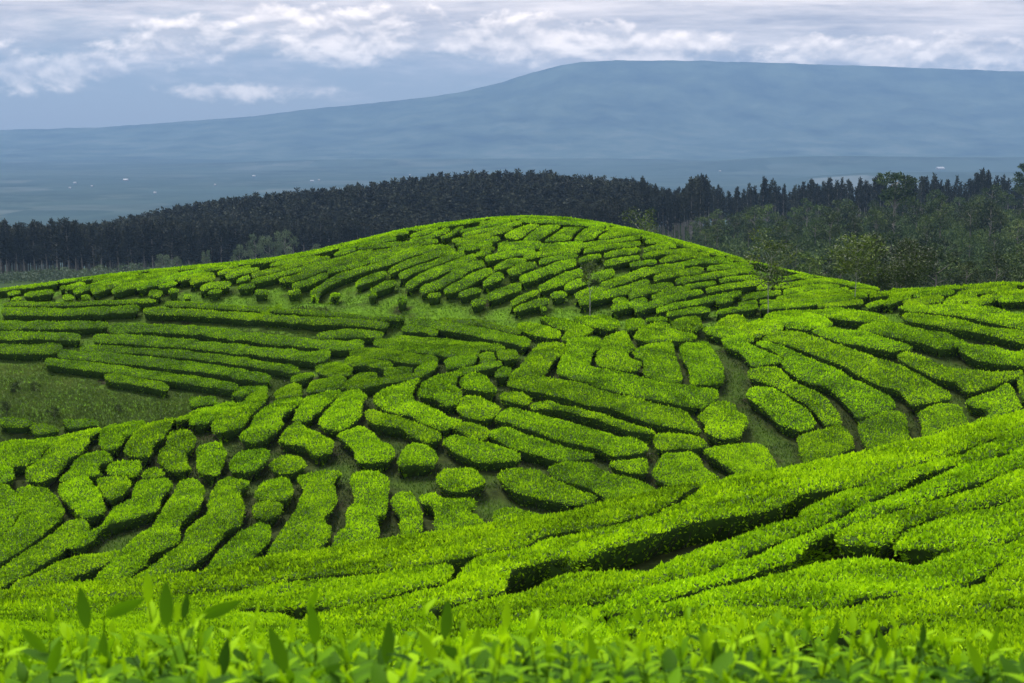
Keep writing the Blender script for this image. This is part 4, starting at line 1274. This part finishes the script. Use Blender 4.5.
# scrub hillside on the right
BR = [broad_meshes(s, 8.0, 3.2, M_BARK, M_BROAD, 10, 100, 0.55, 0.25) for s in (31, 32, 33, 34)]
ti = 0; scrub = []
for Yr, step, h in ((150, 30, 5.0), (180, 27, 6), (215, 25, 6), (255, 24, 6.5), (300, 22, 7), (350, 20, 7), (405, 17, 7.5)):
    for px in np.arange(636, 1060, step):
        q = px + rng.uniform(-8, 8); y = Yr + rng.uniform(-10, 10)
        if q < 690 and y > 260: continue
        scrub.append((q, y, h * rng.uniform(0.7, 1.25)))
scrub.sort()
BL = {}
for q, y, h in scrub:
    x = float(ray(q, 200)[0]) * y
    row = 'front' if y < 200 else 'middle' if y < 300 else 'back'
    c = rng.uniform(0.45, 1.25)
    gcol = (c, c * rng.uniform(0.95, 1.08), c * rng.uniform(0.8, 1.3))
    seg = 'left' if q < 770 else 'centre' if q < 900 else 'right'
    BL[(row, seg)] = BL.get((row, seg), 0) + 1; k = BL[(row, seg)]
    lab = f'dull green tree in {row} rows of scrub hillside, {seg} part, {ORD[k-1] if k <= 20 else str(k)} from left'
    place_tree('broadleaf_tree', BR[ti % 4], x, y, rng.uniform(0, 6.28), h / 8.0, lab, 'tree', 'trees of the scrub hillside', gcol); ti += 1
# undergrowth between them
def undergrowth():
    g = Geo(); n = 150000
    y = 110 + (500 - 110) * rng.random(n) ** 0.8; q = rng.uniform(600, 1080, n); x = ray(q, 200)[0] * y
    k = ~((q < 660) & (y > 300)); x, y = x[k], y[k]; n = len(x)
    z = G(x, y) + 1.6 * np.clip(fbm(x, y, 9, 3, 2) * 2 + 0.5, 0, 1) * rng.random(n)
    P = np.c_[x, y, z]; D = unit(rng.normal(size=(n, 3)) + np.array([0, 0, 0.9]))
    L = rng.uniform(0.35, 0.9, n)
    leaves(g, P, D, L, L * 0.5, 0, np.clip(0.4 + 0.18 * rng.normal(size=n) + fbm(x, y, 14, 3, 6), 0, 1))
    return g.mesh('undergrowth', [M_BROAD])
o = link('undergrowth', undergrowth()); tag(o, 'low dull green undergrowth between the trees of the scrub hillside', 'undergrowth', None, 'stuff')

def edge_shrubs():
    g = Geo(); n = 60000
    y = rng.uniform(318, 384, n); q = rng.uniform(-40, 560, n); x = ray(q, 200)[0] * y
    hh = 3.2 * np.clip(fbm(x, y, 7, 3, 12) * 2.2 + 0.35, 0.06, 1.2)
    P = np.c_[x, y, G(x, y) + hh * rng.random(n)]; D = unit(rng.normal(size=(n, 3)) + np.array([0, 0, 0.8]))
    L = rng.uniform(0.35, 0.8, n)
    leaves(g, P, D, L, L * 0.5, 0, np.clip(0.35 + 0.2 * rng.normal(size=n) + fbm(x, y, 9, 3, 16), 0, 1))
    return g.mesh('edge_undergrowth', [M_PALE])
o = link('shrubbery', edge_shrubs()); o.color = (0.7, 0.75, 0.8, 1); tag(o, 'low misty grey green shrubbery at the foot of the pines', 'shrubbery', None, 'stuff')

# single trees with a character of their own
def at_px(px, py, Yd): rx, rz = ray(px, py); return float(rx * Yd), Yd, float(rz * Yd)
# slender young trees standing among the tea hedges
YT = lambda s, H, sp, per, nb, z0, lf=M_OLIVE, ls=0.10: broad_meshes(s, H, sp, M_BARK_PALE, lf, nb, per, ls, z0, 0.022, 0.75)
px, py = 590, 309
X0, Y0 = project([px], [py], 45); 
place_tree('young_tree', YT(41, 2.5, 0.45, 80, 8, 0.55, M_OLIVE, 0.12), float(X0[0]), float(Y0[0]), 0.4, 1.0, 'small thin tree with white stem standing before the far hill', 'tree', None, (0.8, 0.9, 0.9), z=float(S(X0[0], Y0[0])) - 0.5)
X0, Y0 = project([768], [311], 45)
place_tree('young_tree', YT(42, 3.5, 1.0, 95, 12, 0.42, M_OLIVE, 0.13), float(X0[0]), float(Y0[0]), 1.4, 1.0, 'thin pale stemmed sapling with drooping olive leaves on the right flank', 'tree', None, (0.85, 0.9, 1.0), z=float(S(X0[0], Y0[0])) - 0.5)
X0, Y0 = project([855], [297], 45)
place_tree('young_tree', YT(43, 3.1, 1.2, 140, 13, 0.45, M_OLIVE, 0.14), float(X0[0]), float(Y0[0]), 2.4, 1.0, 'young tree with round olive crown and bare pale stem by the skyline', 'tree', None, (0.85, 0.95, 1.0), z=float(S(X0[0], Y0[0])) - 0.5)
x, y, _ = at_px(893, 285, 74)
place_tree('young_tree', YT(44, 3.1, 2.0, 420, 20, 0.22, M_OLIVE, 0.15), x, y, 0.9, 1.0, 'dark spreading olive tree just behind the skyline, right of the pale stemmed ones', 'tree', None, (0.45, 0.52, 0.6), z=float(ray(893, 300)[1]) * 74)
x, y, _ = at_px(640, 222, 82)
place_tree('young_tree', YT(45, 3.0, 1.3, 80, 10, 0.5, M_OLIVE, 0.14), x, y, 0.2, 1.0, 'sparse yellowish treetop showing just behind the crest of the far hill', 'tree', None, (0.8, 0.9, 1.0), z=float(ray(640, 262)[1]) * 82)
# flat topped tree in the scrub, and the tall tree at the right edge of the ridge
TT = broad_meshes(51, 13.0, 5.0, M_BARK, M_BROAD, 14, 130, 0.7, 0.5, 0.3, 0.35)
x = float(ray(895, 200)[0]) * 330
place_tree('flat_topped_tree', TT, x, 330, 0.0, 1.15, 'tall flat topped tree rising from the middle of the scrub hillside', 'tree', None, (0.8, 0.85, 1.0))
TE = broad_meshes(52, 15.0, 3.4, M_BARK, M_BROAD, 16, 120, 0.7, 0.35, 0.3, 0.5)
x = float(ray(1024, 200)[0]) * 440
place_tree('ridge_tree', TE, x, 440, 0.0, 1.1, 'tall broadleaf tree alone on the ridge at the right edge', 'tree', None, (0.7, 0.8, 0.9))

# ------------------------------------------------------------------ far houses on the plain
houses = [(126, 181, 13), (75, 184, 7), (155, 194, 6), (254, 177, 8), (312, 182, 9), (319, 181, 6), (70, 189, 5), (567, 151, 12), (940, 170, 22), (215, 186, 5), (410, 176, 6), (92, 187, 5), (720, 172, 7)]
hn = 0
for px, py, wd in sorted(houses):
    rx, rz = ray(px, py); Yd = 1750.0
    while Yd < 9000 and rz * Yd > float(far_h(np.array([rx * Yd]), np.array([Yd]))[0]): Yd += 20
    x = float(rx * Yd); z = float(far_h(np.array([x]), np.array([Yd]))[0])
    o = empty('distant_house', (x, Yd, z)); o.rotation_euler = (0, 0, rng.uniform(-0.4, 0.4))
    w, d, h = wd * 0.5, wd * 0.35, 3.2
    gb = Geo(); V = [(sx * w, sy * d, zz) for zz in (-3, h) for sx, sy in ((-1, -1), (1, -1), (1, 1), (-1, 1))]
    gb.add(V, [(0, 1, 5, 4), (1, 2, 6, 5), (2, 3, 7, 6), (3, 0, 4, 7)], 4)
    link('wall', gb.mesh('house_wall', [M_WHITE]), o)
    gr = Geo(); w2, d2 = w * 1.08, d * 1.15
    gr.add([(-w2, -d2, h), (w2, -d2, h), (w2, d2, h), (-w2, d2, h), (-w2, 0, h + d * .6), (w2, 0, h + d * .6)], [(0, 1, 5, 4), (2, 3, 4, 5), (0, 3, 2, 1)], 4)
    gr.add([(-w2, -d2, h), (-w2, d2, h), (-w2, 0, h + d * .6), (w2, -d2, h), (w2, d2, h), (w2, 0, h + d * .6)], [(0, 2, 1), (3, 4, 5)], 3)
    link('roof', gr.mesh('house_roof', [M_ROOF]), o)
    tag(o, f'tiny white house on the hazy plain, {ORD[hn]} from the left', 'house', 'white houses scattered over the plain'); hn += 1

# ------------------------------------------------------------------ the air between
def haze():
    m, t = mat_new('haze_air')
    v = t.n('ShaderNodeVolumePrincipled', {'Color': (0.215, 0.365, 0.60, 1.0), 'Density': HAZE, 'Anisotropy': 0.0})
    t.n('ShaderNodeOutputMaterial', {'Volume': v.outputs[0]})
    x0, x1, y0, y1, z0, z1 = -7600, 7600, -120, 9700, -240, 420
    V = [(x, y, z) for z in (z0, z1) for x, y in ((x0, y0), (x1, y0), (x1, y1), (x0, y1))]
    me = make_mesh('haze', V, [(0, 3, 2, 1), (4, 5, 6, 7), (0, 1, 5, 4), (1, 2, 6, 5), (2, 3, 7, 6), (3, 0, 4, 7)], [4] * 6, [m])
    o = link('haze', me); tag(o, 'pale blue haze over the plain and the mountain', 'haze', None, 'stuff')
HAZE = 0.00015
haze()
